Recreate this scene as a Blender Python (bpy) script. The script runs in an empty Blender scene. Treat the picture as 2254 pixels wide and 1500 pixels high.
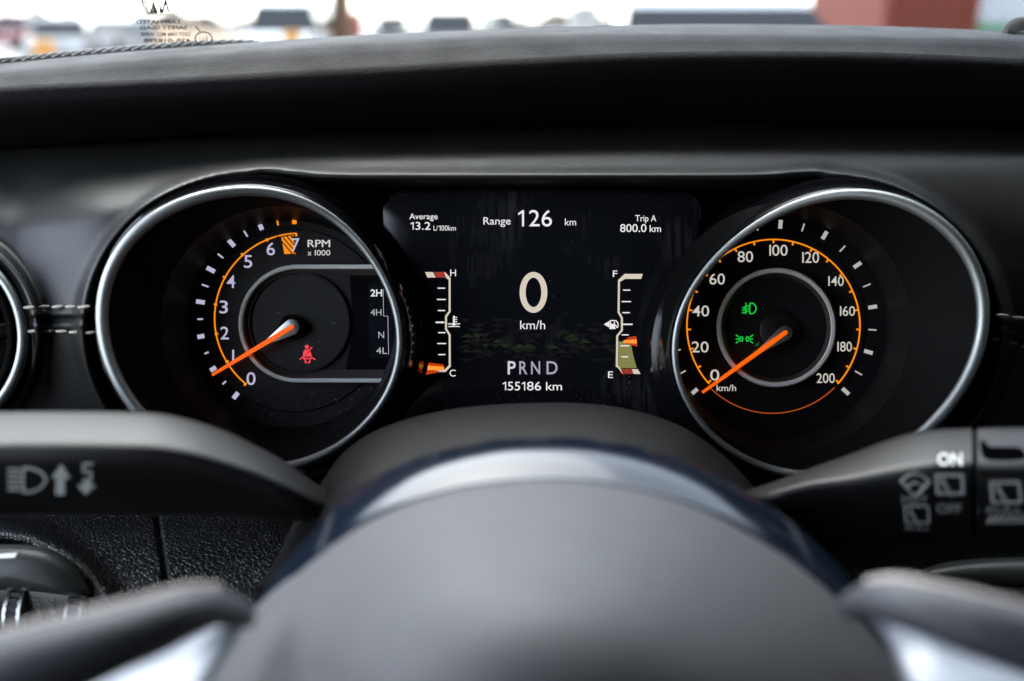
import bpy, bmesh, math, random
from mathutils import Vector, Matrix
random.seed(7)
S = bpy.context.scene
COL = S.collection
R = math.radians

# ------------------------------------------------------------------ camera, sky, sun, exposure
LENS = 34.0
K = 36.0 / LENS / 2254.0            # metres across per photograph pixel at one metre
PITCH = math.atan((750 - 45) * K)
EYE = Vector((0, 0, 1.45))
EXP = 3.25

cam = bpy.data.cameras.new('camera')
cam.lens = LENS; cam.sensor_width = 36.0; cam.sensor_fit = 'HORIZONTAL'
cam.clip_start = 0.02; cam.clip_end = 3000
cam.dof.use_dof = True; cam.dof.focus_distance = 0.495; cam.dof.aperture_fstop = 4.0
camo = bpy.data.objects.new('camera', cam); COL.objects.link(camo)
camo.location = EYE; camo.rotation_euler = (math.pi / 2 - PITCH, 0, 0)
S.camera = camo

w = bpy.data.worlds.new('World'); S.world = w; w.use_nodes = True
wn = w.node_tree.nodes; wl = w.node_tree.links
bg = wn['Background']
sky = wn.new('ShaderNodeTexSky'); sky.sky_type = 'NISHITA'; sky.sun_disc = False
SUN_EL, SUN_AZ = R(54), R(-22)
sky.sun_elevation = SUN_EL; sky.sun_rotation = SUN_AZ
sky.air_density = 1.0; sky.dust_density = 1.5; sky.ozone_density = 1.0
hs = wn.new('ShaderNodeHueSaturation'); hs.inputs['Saturation'].default_value = 0.48
wl.new(sky.outputs[0], hs.inputs['Color']); wl.new(hs.outputs[0], bg.inputs['Color'])
bg.inputs['Strength'].default_value = 0.15

sun = bpy.data.lights.new('sun', 'SUN'); sun.energy = 0.55; sun.angle = R(60); sun.color = (1, 0.985, 0.96)
suno = bpy.data.objects.new('sun', sun); COL.objects.link(suno)
suno.rotation_euler = (math.pi / 2 - SUN_EL, 0, -SUN_AZ + math.pi)   # from high ahead, a little to the left

S.view_settings.view_transform = 'Standard'; S.view_settings.look = 'None'
S.view_settings.exposure = EXP; S.view_settings.gamma = 1
S.render.engine = 'CYCLES'
S.cycles.use_denoising = True
S.cycles.max_bounces = 8; S.cycles.diffuse_bounces = 4; S.cycles.glossy_bounces = 4
S.cycles.transparent_max_bounces = 12
S.cycles.sample_clamp_indirect = 4.0
S.cycles.caustics_reflective = False; S.cycles.caustics_refractive = False

# ------------------------------------------------------------------ frames and helpers
CAM = Matrix.Translation(EYE) @ Matrix.Rotation(-PITCH, 4, 'X')   # x right, y along the line of sight, z up


def P(px, py, Y):
    """point on the photograph's ray (px, py) at depth Y, in the instrument frame"""
    return Vector(((px - 1127) * K * Y, Y, (750 - py) * K * Y))


def lin(c):
    return tuple(((v / 255) / 12.92 if v / 255 <= .04045 else ((v / 255 + .055) / 1.055) ** 2.4) for v in c)


class Mesh:
    def __init__(s): s.v = []; s.f = []; s.mi = []

    def add(s, vs, fs, mi=0):
        n = len(s.v); s.v += [Vector(v) for v in vs]
        s.f += [tuple(i + n for i in f) for f in fs]; s.mi += [mi] * len(fs); return s

    def loft(s, rings, closed=True, cap0=False, cap1=False, mi=0):
        n = len(rings[0]); vs = [p for r in rings for p in r]; fs = []
        for i in range(len(rings) - 1):
            for j in range(n if closed else n - 1):
                k = (j + 1) % n
                fs.append((i * n + j, i * n + k, (i + 1) * n + k, (i + 1) * n + j))
        if cap0: fs.append(tuple(range(n))[::-1])
        if cap1: fs.append(tuple(range((len(rings) - 1) * n, len(rings) * n)))
        return s.add(vs, fs, mi)

    def poly(s, pts, Y, th=.0006, mi=0):
        """flat plate: outline in photograph pixels at depth Y, thickness th away from the viewer"""
        a = [P(x, y, Y) for x, y in pts]; b = [p + Vector((0, th, 0)) for p in a]; n = len(a)
        fs = [tuple(range(n)), tuple(range(2 * n - 1, n - 1, -1))]
        fs += [(i, i + n, (i + 1) % n + n, (i + 1) % n) for i in range(n)]
        return s.add(a + b, fs, mi)

    def box(s, c, sx, sy, sz, mi=0, M=None):
        vs = [Vector((c[0] + a * sx / 2, c[1] + b * sy / 2, c[2] + d * sz / 2)) for a in (-1, 1) for b in (-1, 1) for d in (-1, 1)]
        if M is not None: vs = [M @ v for v in vs]
        return s.add(vs, [(0, 1, 3, 2), (4, 6, 7, 5), (0, 4, 5, 1), (2, 3, 7, 6), (0, 2, 6, 4), (1, 5, 7, 3)], mi)

    def lathe(s, cx, cy, prof, n=96, cap=False, mi=0):
        rings = [[P(cx, cy, Y) + Vector((r * K * .5 * math.cos(a), 0, r * K * .5 * math.sin(a)))
                  for a in [2 * math.pi * i / n for i in range(n)]] for r, Y in prof]
        return s.loft(rings, True, False, cap, mi)

    def arc(s, cx, cy, r0, r1, a0, a1, Y, th=.0004, n=64, mi=0):
        """flat arc strip; angles in degrees, 0 = right, anticlockwise"""
        pts = []
        for i in range(n + 1):
            a = R(a0 + (a1 - a0) * i / n); pts.append((cx + r1 * math.cos(a), cy - r1 * math.sin(a)))
        q = []
        for i in range(n + 1):
            a = R(a0 + (a1 - a0) * i / n); q.append((cx + r0 * math.cos(a), cy - r0 * math.sin(a)))
        vs = []
        for (x, y), (u, v) in zip(pts, q):
            vs += [P(x, y, Y), P(u, v, Y), P(u, v, Y) + Vector((0, th, 0)), P(x, y, Y) + Vector((0, th, 0))]
        rings = [vs[4 * i:4 * i + 4] for i in range(n + 1)]
        return s.loft(rings, True, True, True, mi)


def link_mesh(name, m, mats, xf, smooth=True, angle=40):
    me = bpy.data.meshes.new(name)
    me.from_pydata([xf @ v for v in m.v], [], m.f)
    if not isinstance(mats, (list, tuple)): mats = [mats]
    for t in mats: me.materials.append(t)
    if len(mats) > 1: me.polygons.foreach_set('material_index', m.mi)
    me.validate(); me.update()
    bm = bmesh.new(); bm.from_mesh(me)
    bmesh.ops.recalc_face_normals(bm, faces=bm.faces)
    if smooth:
        for f in bm.faces: f.smooth = True
        for e in bm.edges:
            e.smooth = not (len(e.link_faces) == 2 and e.calc_face_angle(0) > R(angle))
    bm.to_mesh(me); bm.free()
    o = bpy.data.objects.new(name, me); COL.objects.link(o); return o


class Thing:
    """an Empty at the thing's base; frame = matrix from build coordinates to the world"""
    def __init__(s, name, label, cat, base, frame=CAM, group=None):
        s.frame = frame; s.loc = frame @ Vector(base)
        s.o = bpy.data.objects.new(name, None); COL.objects.link(s.o); s.o.location = s.loc
        s.o.empty_display_size = .02
        s.o['label'] = label; s.o['category'] = cat
        if group: s.o['group'] = group
        s.xf = Matrix.Translation(-s.loc) @ frame

    def part(s, name, m, mats, parent=None, label=None, kind=None, smooth=True, angle=40):
        o = link_mesh(name, m, mats, s.xf, smooth, angle); o.parent = parent or s.o
        if label: o['label'] = label
        if kind: o['kind'] = kind
        return o

    def inst(s, name, mesh, M, parent=None):
        o = bpy.data.objects.new(name, mesh); COL.objects.link(o); o.parent = parent or s.o
        o.matrix_local = s.xf @ M; return o


def single(name, label, cat, m, mats, base, frame=CAM, group=None, kind=None, smooth=True):
    loc = frame @ Vector(base)
    o = link_mesh(name, m, mats, Matrix.Translation(-loc) @ frame, smooth); o.location = loc
    if label: o['label'] = label
    if cat: o['category'] = cat
    if group: o['group'] = group
    if kind: o['kind'] = kind
    return o


def spline(pts, n, closed=False):
    """Catmull-Rom through points of any dimension, resampled evenly"""
    pts = [Vector(p) if len(p) == 3 else Vector((p[0], p[1], 0)) for p in pts]
    N = len(pts); out = []
    segs = N if closed else N - 1
    for i in range(segs):
        g = (lambda k: pts[k % N]) if closed else (lambda k: pts[min(max(k, 0), N - 1)])
        a, b, c, d = g(i - 1), g(i), g(i + 1), g(i + 2)
        for k in range(24):
            t = k / 24
            out.append(.5 * (2 * b + (c - a) * t + (2 * a - 5 * b + 4 * c - d) * t * t + (3 * b - a - 3 * c + d) * t ** 3))
    out.append(pts[0].copy() if closed else pts[-1].copy())
    L = [0]
    for i in range(1, len(out)): L.append(L[-1] + (out[i] - out[i - 1]).length)
    res = []; j = 0; m = n if closed else n - 1
    for i in range(n):
        t = L[-1] * i / m
        while j < len(L) - 2 and L[j + 1] < t: j += 1
        u = (t - L[j]) / max(L[j + 1] - L[j], 1e-9)
        res.append(out[j].lerp(out[j + 1], u))
    return res


def interp(tab, x):
    if x <= tab[0][0]: return tab[0][1]
    for (a, b), (c, d) in zip(tab, tab[1:]):
        if x <= c:
            t = (x - a) / (c - a); return b + (d - b) * t
    return tab[-1][1]


def cubic(tab, x):
    """smooth interpolation of a table"""
    n = len(tab)
    if x <= tab[0][0]: return tab[0][1] + (tab[1][1] - tab[0][1]) / (tab[1][0] - tab[0][0]) * (x - tab[0][0])
    if x >= tab[-1][0]: return tab[-1][1] + (tab[-1][1] - tab[-2][1]) / (tab[-1][0] - tab[-2][0]) * (x - tab[-1][0])
    for i in range(n - 1):
        if x <= tab[i + 1][0]:
            x0, y0 = tab[i]; x1, y1 = tab[i + 1]; h = x1 - x0
            m0 = (y1 - tab[i - 1][1]) / (x1 - tab[i - 1][0]) if i > 0 else (y1 - y0) / h
            m1 = (tab[i + 2][1] - y0) / (tab[i + 2][0] - x0) if i < n - 2 else (y1 - y0) / h
            t = (x - x0) / h
            return (2 * t ** 3 - 3 * t * t + 1) * y0 + (t ** 3 - 2 * t * t + t) * h * m0 + (3 * t * t - 2 * t ** 3) * y1 + (t ** 3 - t * t) * h * m1


def sst(a, b, x):
    t = min(max((x - a) / (b - a), 0), 1); return t * t * (3 - 2 * t)    # a > b falls instead of rising


def sweep(path, prof, closed=True, view=Vector((0, 1, 0))):
    """profile (a outward, b towards the viewer) swept along a path lying roughly across the view"""
    n = len(path); rings = [[] for _ in prof]
    for i, p in enumerate(path):
        if closed: t = path[(i + 1) % n] - path[i - 1]
        else: t = path[min(i + 1, n - 1)] - path[max(i - 1, 0)]
        t = t.normalized(); rad = t.cross(view).normalized()
        for k, (a, b) in enumerate(prof): rings[k].append(p + rad * a - view * b)
    return rings


# ------------------------------------------------------------------ materials
def mat(name, col, rough=.5, metal=0, spec=.5, coat=0, coat_r=.05, bump=None, emit=None, estr=0, var=0, specks=0, sheen=0):
    m = bpy.data.materials.new(name); m.use_nodes = True
    nt = m.node_tree; b = nt.nodes['Principled BSDF']
    b.inputs['Base Color'].default_value = (*col, 1); b.inputs['Roughness'].default_value = rough
    b.inputs['Metallic'].default_value = metal; b.inputs['Specular IOR Level'].default_value = spec
    b.inputs['Coat Weight'].default_value = coat; b.inputs['Coat Roughness'].default_value = coat_r
    if sheen: b.inputs['Sheen Weight'].default_value = sheen
    if emit:
        b.inputs['Emission Color'].default_value = (*emit, 1); b.inputs['Emission Strength'].default_value = estr
    tc = nt.nodes.new('ShaderNodeTexCoord')
    colsock = None
    if var:
        n = nt.nodes.new('ShaderNodeTexNoise'); n.inputs['Scale'].default_value = 45; n.inputs['Detail'].default_value = 8
        nt.links.new(tc.outputs['Object'], n.inputs['Vector'])
        mr = nt.nodes.new('ShaderNodeMapRange'); mr.inputs['To Min'].default_value = 1 - var; mr.inputs['To Max'].default_value = 1 + var
        nt.links.new(n.outputs['Fac'], mr.inputs['Value'])
        mx = nt.nodes.new('ShaderNodeVectorMath'); mx.operation = 'SCALE'
        mx.inputs[0].default_value = col; nt.links.new(mr.outputs[0], mx.inputs['Scale'])
        colsock = mx.outputs[0]
        mr2 = nt.nodes.new('ShaderNodeMapRange'); mr2.inputs['To Min'].default_value = max(rough - .1, .02); mr2.inputs['To Max'].default_value = min(rough + .1, 1)
        nt.links.new(n.outputs['Fac'], mr2.inputs['Value']); nt.links.new(mr2.outputs[0], b.inputs['Roughness'])
    if specks:                                       # settled dust and lint
        v = nt.nodes.new('ShaderNodeTexVoronoi'); v.inputs['Scale'].default_value = 260
        nt.links.new(tc.outputs['Object'], v.inputs['Vector'])
        n2 = nt.nodes.new('ShaderNodeTexNoise'); n2.inputs['Scale'].default_value = 35; n2.inputs['Detail'].default_value = 4
        nt.links.new(tc.outputs['Object'], n2.inputs['Vector'])
        mr3 = nt.nodes.new('ShaderNodeMapRange'); mr3.inputs['From Min'].default_value = .5; mr3.inputs['From Max'].default_value = .75
        mr3.inputs['To Min'].default_value = .0; mr3.inputs['To Max'].default_value = .13
        nt.links.new(n2.outputs['Fac'], mr3.inputs['Value'])
        lt = nt.nodes.new('ShaderNodeMath'); lt.operation = 'LESS_THAN'
        nt.links.new(v.outputs['Distance'], lt.inputs[0]); nt.links.new(mr3.outputs[0], lt.inputs[1])
        ml = nt.nodes.new('ShaderNodeMath'); ml.operation = 'MULTIPLY'; ml.inputs[1].default_value = specks
        nt.links.new(lt.outputs[0], ml.inputs[0])
        mix = nt.nodes.new('ShaderNodeMix'); mix.data_type = 'RGBA'
        if colsock: nt.links.new(colsock, mix.inputs['A'])
        else: mix.inputs['A'].default_value = (*col, 1)
        mix.inputs['B'].default_value = (.12, .12, .118, 1)
        nt.links.new(ml.outputs[0], mix.inputs['Factor']); colsock = mix.outputs['Result']
    if colsock: nt.links.new(colsock, b.inputs['Base Color'])
    if bump:
        kind, sc, dist = bump
        if kind == 'leather':
            v = nt.nodes.new('ShaderNodeTexVoronoi'); v.feature = 'DISTANCE_TO_EDGE'; v.inputs['Scale'].default_value = sc
            n = nt.nodes.new('ShaderNodeTexNoise'); n.inputs['Scale'].default_value = sc * .5; n.inputs['Detail'].default_value = 2
            add = nt.nodes.new('ShaderNodeVectorMath'); add.operation = 'MULTIPLY_ADD'
            add.inputs[1].default_value = (.8 / sc,) * 3
            nt.links.new(tc.outputs['Object'], n.inputs['Vector'])
            nt.links.new(n.outputs['Color'], add.inputs[0]); nt.links.new(tc.outputs['Object'], add.inputs[2])
            nt.links.new(add.outputs[0], v.inputs['Vector'])
            mr = nt.nodes.new('ShaderNodeMapRange'); mr.inputs['From Max'].default_value = .22
            nt.links.new(v.outputs['Distance'], mr.inputs['Value']); h = mr.outputs[0]
        else:
            n = nt.nodes.new('ShaderNodeTexNoise'); n.inputs['Scale'].default_value = sc; n.inputs['Detail'].default_value = 3
            nt.links.new(tc.outputs['Object'], n.inputs['Vector']); h = n.outputs['Fac']
        bp = nt.nodes.new('ShaderNodeBump'); bp.inputs['Distance'].default_value = dist; bp.inputs['Strength'].default_value = .9
        nt.links.new(h, bp.inputs['Height']); nt.links.new(bp.outputs[0], b.inputs['Normal'])
    return m


def glow(name, srgb, gain=1.0):
    """lit print on a display: emits"""
    c = lin(srgb); k = gain / 2 ** EXP
    return mat(name, (.004, .004, .004), .5, spec=.3, emit=tuple(c), estr=k)


def glass(name, tint, refl=.9):
    m = bpy.data.materials.new(name); m.use_nodes = True
    nt = m.node_tree; nt.nodes.clear()
    out = nt.nodes.new('ShaderNodeOutputMaterial'); mx = nt.nodes.new('ShaderNodeMixShader')
    t = nt.nodes.new('ShaderNodeBsdfTransparent'); t.inputs[0].default_value = (*tint, 1)
    g = nt.nodes.new('ShaderNodeBsdfGlossy'); g.inputs['Roughness'].default_value = .02; g.inputs[0].default_value = (refl,) * 3 + (1,)
    f = nt.nodes.new('ShaderNodeFresnel'); f.inputs[0].default_value = 1.45
    nt.links.new(f.outputs[0], mx.inputs[0]); nt.links.new(t.outputs[0], mx.inputs[1]); nt.links.new(g.outputs[0], mx.inputs[2])
    nt.links.new(mx.outputs[0], out.inputs[0]); return m


M = dict(
    leather=mat('black_leather', (.010, .0105, .0105), .36, bump=('leather', 430, .0004), var=.12),
    leather_fine=mat('fine_black_leather', (.0082, .0090, .0086), .44, bump=('leather', 700, .00004), var=.15, specks=.5),
    pad=mat('brow_leather', (.0042, .0042, .0046), .62, spec=.08, bump=('leather', 600, .00012), var=.15),
    plastic=mat('black_plastic', (.006, .006, .0063), .42, bump=('noise', 1500, .00008), var=.2),
    plastic_dust=mat('dusty_black_plastic', (.0025, .0025, .0025), .75, spec=.15, bump=('noise', 1500, .0001), var=.2, specks=.7),
    matte=mat('matte_black', (.004, .004, .0043), .8, spec=.2, var=.2),
    gloss=mat('gloss_black', (.006, .006, .007), .12, spec=.6, var=.1),
    dial=mat('dial_black', (.006, .006, .007), .55, spec=.3, var=.3, specks=.7),
    disc=mat('dial_disc', (.0055, .0055, .0058), .5, spec=.35, var=.3, specks=.3),
    chrome=mat('satin_chrome', (.42, .44, .43), .48, metal=.9, var=.05),
    silver=mat('satin_silver', (.55, .56, .55), .36, metal=1, var=.06),
    track=mat('silver_track', (.80, .83, .79), .5, metal=.05, var=.06),
    screen=mat('screen_glass', (.0035, .004, .0055), .16, spec=.45, var=.1),
    lcd=mat('small_lcd', (.008, .011, .016), .2, spec=.5),
    thread=mat('cream_thread', (.74, .69, .58), .8, bump=('noise', 3000, .0002)),
    tanthread=mat('taupe_thread', (.50, .44, .40), .8),
    hub=mat('hub_vinyl', (.076, .076, .081), .6, spec=.4, bump=('noise', 2200, .00005), var=.06),
    hubgloss=mat('hub_gloss', (.006, .010, .019), .14, spec=.38),
    shroud=mat('shroud_plastic', (.0032, .003, .0032), .62, spec=.15, var=.2),
    stalk=mat('stalk_plastic', (.006, .006, .0066), .46, spec=.42, bump=('noise', 2500, .00004)),
    spoke=mat('spoke_leather', (.05, .052, .060), .55, bump=('leather', 600, .0001)),
    insert=mat('silver_insert', (.22, .235, .265), .5, metal=.7),
    white=mat('white_print', (.25, .265, .25), .7),
    pale=mat('pale_print', (.5, .515, .5), .7),
    whiter=mat('bright_white_print', (.8, .82, .79), .7),
    cap=mat('grey_cover', (.05, .055, .053), .4, bump=('noise', 1800, .00005), var=.1),
    rubber=mat('ribbed_rubber', (.05, .05, .048), .55),
    lint=mat('pale_lint', (.45, .45, .43), .9),
    windscreen=glass('windscreen_glass', (.80, .82, .82)),
    sidegl=glass('light_cutting_side_glass', (.10, .115, .108)),  # unseen right window, tint darkened to hold back light from that side
    cabin=mat('cabin_lining', (.010, .010, .0105), .8),
    seat=mat('seat_leather', (.015, .014, .014), .5),
    frit=mat('black_frit', (.01, .01, .012), .6),
    greyfrit=mat('grey_print', (.13, .13, .14), .7),
    tach_ink=glow('tach_numerals', (186, 180, 208)),
    spd_ink=glow('speed_numerals', (205, 200, 190)),
    tick_ink=glow('speed_ticks', (178, 176, 170)),
    orange=glow('orange_scale', (255, 146, 20)),
    redline=glow('thin_orange', (190, 82, 25)),
    needle=glow('needle_glow', (255, 100, 10), 1.0),
    redlamp=glow('red_lamp', (255, 70, 80)),
    green=glow('green_lamp', (20, 225, 75)),
    disp=glow('display_white', (240, 236, 238)),
    dispgrey=glow('display_grey', (168, 160, 176)),
    warm=glow('display_warm', (214, 202, 186)),
    fuel=glow('fuel_fill', (128, 128, 76)),
    hatch=glow('hatch_red', (250, 88, 70)),
    blackink=mat('black_ink', (.003, .003, .003), .6),
    pointer=glow('pointer_orange', (255, 140, 50), 1.3),
    pointer_dim=glow('pointer_glow', (190, 58, 12)),
    lcdink=glow('lcd_ink', (176, 178, 184)),
    lcdbold=glow('lcd_ink_bold', (225, 226, 230)),
)


def smear_and_haze(m, amount):
    """wiped fingerprints and cleaning streaks, with painted reflections and haze, in a glossy black surface"""
    nt = m.node_tree; b = nt.nodes['Principled BSDF']; tc = nt.nodes.new('ShaderNodeTexCoord'); mp = nt.nodes.new('ShaderNodeMapping')
    mp.inputs['Scale'].default_value = (420, 40, 34); mp.inputs['Rotation'].default_value = (0, .12, 0)
    n1 = nt.nodes.new('ShaderNodeTexNoise'); n1.inputs['Scale'].default_value = 1.0; n1.inputs['Detail'].default_value = 5
    n2 = nt.nodes.new('ShaderNodeTexNoise'); n2.inputs['Scale'].default_value = 26; n2.inputs['Detail'].default_value = 3
    nt.links.new(tc.outputs['Object'], mp.inputs['Vector']); nt.links.new(mp.outputs[0], n1.inputs['Vector']); nt.links.new(tc.outputs['Object'], n2.inputs['Vector'])
    r1 = nt.nodes.new('ShaderNodeMapRange'); r1.inputs['From Min'].default_value = .42; r1.inputs['From Max'].default_value = .8
    r2 = nt.nodes.new('ShaderNodeMapRange'); r2.inputs['From Min'].default_value = .48; r2.inputs['From Max'].default_value = .72
    nt.links.new(n1.outputs['Fac'], r1.inputs['Value']); nt.links.new(n2.outputs['Fac'], r2.inputs['Value'])
    ml = nt.nodes.new('ShaderNodeMath'); ml.operation = 'MULTIPLY'; nt.links.new(r1.outputs[0], ml.inputs[0]); nt.links.new(r2.outputs[0], ml.inputs[1])
    mx = nt.nodes.new('ShaderNodeMix'); mx.data_type = 'RGBA'; mx.inputs['A'].default_value = b.inputs['Base Color'].default_value
    mx.inputs['B'].default_value = (amount, amount, amount * 1.12, 1); nt.links.new(ml.outputs[0], mx.inputs['Factor']); nt.links.new(mx.outputs['Result'], b.inputs['Base Color'])


M['screen'] = mat('screen_glass', (.0085, .0095, .0128), .16, spec=.5); smear_and_haze(M['screen'], .10)  # streaks are fingerprints plus cabin reflections and haze painted into the colour

# ------------------------------------------------------------------ lettering
_txt = {}


def text_mesh(s, bold=0.0):
    key = (s, bold)
    if key in _txt: return _txt[key]
    c = bpy.data.curves.new('lettering', 'FONT'); c.body = s; c.size = 1; c.offset = bold; c.resolution_u = 4
    o = bpy.data.objects.new('lettering', c); COL.objects.link(o)
    dg = bpy.context.evaluated_depsgraph_get(); dg.update()
    me = bpy.data.meshes.new_from_object(o.evaluated_get(dg))
    vs = [v.co.copy() for v in me.vertices]; fs = [tuple(p.vertices) for p in me.polygons]
    bpy.data.objects.remove(o); bpy.data.curves.remove(c); bpy.data.meshes.remove(me)
    _txt[key] = (vs, fs); return _txt[key]


_hv, _ = text_mesh('H')
CAP = max(v.y for v in _hv)


def lettering(m, s, x, base, cap, Y, width=None, align='L', bold=0.0, mi=0, rot=0, mirror=False, frame=None):
    vs, fs = text_mesh(s, bold)
    x0 = min(v.x for v in vs); x1 = max(v.x for v in vs)
    sy = cap / CAP; sx = sy if width is None else width / (x1 - x0)
    wd = (x1 - x0) * sx
    ox = {'L': x, 'C': x - wd / 2, 'R': x - wd}[align]
    out = []
    for v in vs:
        u = (v.x - x0) * sx
        if mirror: u = wd - u
        if rot:
            du, dv = u - wd / 2, v.y * sy - cap / 2
            ca, sa = math.cos(R(rot)), math.sin(R(rot))
            X, Z = ox + wd / 2 + du * ca - dv * sa, base - cap / 2 - (du * sa + dv * ca)
        else: X, Z = ox + u, base - v.y * sy
        out.append((frame or (lambda a, b: P(a, b, Y)))(X, Z))
    return m.add(out, fs, mi)


def stroke(m, pts, wpx, Y, th=.0003, mi=0):
    """constant-width polyline as little plates"""
    for (x0, y0), (x1, y1) in zip(pts, pts[1:]):
        dx, dy = x1 - x0, y1 - y0; L = math.hypot(dx, dy); nx, ny = -dy / L * wpx / 2, dx / L * wpx / 2
        ex, ey = dx / L * wpx * .3, dy / L * wpx * .3
        m.poly([(x0 - ex + nx, y0 - ey + ny), (x1 + ex + nx, y1 + ey + ny), (x1 + ex - nx, y1 + ey - ny), (x0 - ex - nx, y0 - ey - ny)], Y, th, mi)
    return m


def circ(cx, cy, rx, ry=None, n=28, a0=0, a1=360):
    ry = ry or rx
    full = abs(a1 - a0) >= 360
    return [(cx + rx * math.cos(R(a0 + (a1 - a0) * i / (n if full else n - 1))), cy - ry * math.sin(R(a0 + (a1 - a0) * i / (n if full else n - 1)))) for i in range(n)]


def ringplate(m, cx, cy, rx, ry, sx, sy, Y, n=72, mi=0, th=.0003):
    o = [P(x, y, Y) for x, y in circ(cx, cy, rx, ry, n)]; i = [P(x, y, Y) for x, y in circ(cx, cy, sx, sy, n)]
    d = Vector((0, th, 0))
    return m.loft([[p + d for p in o], o, i, [p + d for p in i]], True, mi=mi)


def unit_box(name, material):
    m = Mesh().box((0, 0, 0), 1, 1, 1)
    me = bpy.data.meshes.new(name); me.from_pydata([tuple(v) for v in m.v], [], m.f); me.materials.append(material); return me


def place(px, py, Y, ang, lx, ly, th):
    """matrix for a unit box: lx by ly photograph pixels, turned by ang degrees in the picture's plane"""
    return Matrix.Translation(P(px, py, Y)) @ Matrix.Rotation(-R(ang), 4, 'Y') @ Matrix.Diagonal((lx * K * Y, th, ly * K * Y, 1))


# ------------------------------------------------------------------ the two gauge rims traced from the photograph
TACH_RIM = [(560, 422), (626, 428), (687, 449), (742, 488), (803, 550), (852, 636), (875, 690), (883, 745), (877, 795), (858, 848), (822, 916), (754, 974), (644, 1022), (540, 1030), (430, 1000), (355, 952),
            (300, 896), (259, 836), (231, 764), (226, 715), (234, 629), (257, 561), (302, 509), (359, 471), (427, 440), (492, 425)]
SPD_RIM = [(1867, 428), (1805, 433), (1726, 461), (1651, 505), (1585, 563), (1533, 625), (1500, 682), (1484, 734), (1486, 800), (1506, 866), (1546, 935), (1603, 988), (1669, 1023), (1770, 1042), (1860, 1040),
           (1950, 1008), (2034, 945), (2100, 873), (2144, 803), (2163, 734), (2160, 664), (2142, 587), (2100, 519), (2034, 470), (1946, 437)]
NR = 200


def rim_path(pts, lo, hi, dlo, dhi):
    s = spline(pts, NR, True)
    zs = [complex(p.x, p.y) for p in s]; co = {}
    for k in range(-4, 5): co[k] = sum(z * complex(math.cos(2 * math.pi * k * i / NR), -math.sin(2 * math.pi * k * i / NR)) for i, z in enumerate(zs)) / NR
    s = []
    for i in range(NR):
        z = sum(c * complex(math.cos(2 * math.pi * k * i / NR), math.sin(2 * math.pi * k * i / NR)) for k, c in co.items()); s.append(Vector((z.real, z.imag, 0)))
    return s, [P(p.x, p.y, dlo + (dhi - dlo) * sst(lo, hi, p.x)) for p in s]


SPD_RIM = SPD_RIM[:1] + SPD_RIM[:0:-1]
tach_px, tach_rim = rim_path(TACH_RIM, 230, 890, .436, .468)
spd_px, spd_rim = rim_path(SPD_RIM, 1484, 2164, .468, .436)


def ell(p, cx, cy, rx, ry):
    d = math.hypot((p[0] - cx) / rx, (p[1] - cy) / ry); return (d - 1) * min(rx, ry)


# ------------------------------------------------------------------ DASHBOARD
dash = Thing('dashboard', 'black leather dashboard with padded brow, cream stitched seam and hood around the gauges', 'dashboard', P(1127, 1300, .47))

Y_UP = [(240, .53), (285, .517), (330, .497), (375, .484), (450, .474), (560, .466), (650, .462), (700, .4615), (760, .466), (850, .475), (940, .486), (1060, .497), (1130, .492), (1180, .472), (1230, .455), (1290, .440), (1400, .418), (1560, .40), (1700, .39)]


SIL = [(-200, 158), (0, 141), (160, 125), (320, 111), (570, 92), (800, 77), (1127, 63), (1454, 54), (1700, 54), (1940, 58), (2254, 71), (2450, 82)]
CRE = [(-200, 172), (0, 157), (320, 127), (570, 108), (800, 93), (1127, 77), (1454, 73), (1940, 78), (2254, 85), (2450, 94)]
NOS = [(-200, 218), (0, 206), (400, 186), (800, 165), (1127, 146), (1454, 131), (1900, 131), (2254, 146), (2450, 158)]
BOT = [(-200, 340), (0, 326), (400, 298), (800, 281), (1127, 271), (1454, 262), (1900, 264), (2254, 272), (2450, 280)]


def fascia(px, py):
    Y = cubic(Y_UP, py)
    e1, e2 = ell((px, py), 555, 724, 348, 322), ell((px, py), 1824, 736, 356, 326)
    hw = 600 - 130 * sst(1000, 1110, py); bx = max(abs(px - 1190) - hw, 412 - py, py - 1900)
    if py <= 412: bx = math.hypot(max(abs(px - 1190) - 600, 0), 412 - py)
    lo = min(e1, e2, bx); cav = lo - 13 * math.log(sum(math.exp(-min((v - lo) / 13, 50)) for v in (e1, e2, bx)))
    vent = math.hypot(px + 160, py - 745) - 219
    cav2 = min(cav, vent)
    out = Y
    out -= .009 * math.exp(-((cav2 - 24) / 13) ** 2)
    if py < 560: out += .040 * (1 - sst(-20, 80 + 110 * sst(650, 100, px), py - cubic(BOT, px)))
    # valley between vent and cluster turns towards the door window
    if px < 620: out += (.006 - .015 * sst(30, 240, px)) * sst(300, 470, py) * (1 - sst(860, 1060, py)) * (1 - sst(330, 620, px)) * sst(-10, 50, vent)
    if cav2 < 12: out += .055 * (1 - sst(-22, 12, cav2))
    # seam valley
    g = seam_y(px); out += .0028 * math.exp(-((py - g) / 5) ** 2) - .0016 * math.exp(-((abs(py - g) - 13) / 7) ** 2)
    # light switch bay at the lower left, trim cap at the lower right
    sw = ell((px, py), -40, 1420, 268, 232)
    if py > 1000:
        out -= .010 * math.exp(-((sw - 26) / 22) ** 2)
        if sw < 8: out += .035 * (1 - sst(-25, 8, sw))
        s = 346 + (py - 1140) * .14
        if py > 1090: out += .006 * math.exp(-((px - s) / 4.5) ** 2)
    return out


def seam_y(px):
    if px < 1127: return 702 + 3 * math.sin(px / 60)
    return 704 + (px - 2164) * .27 if px > 2100 else 690


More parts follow.
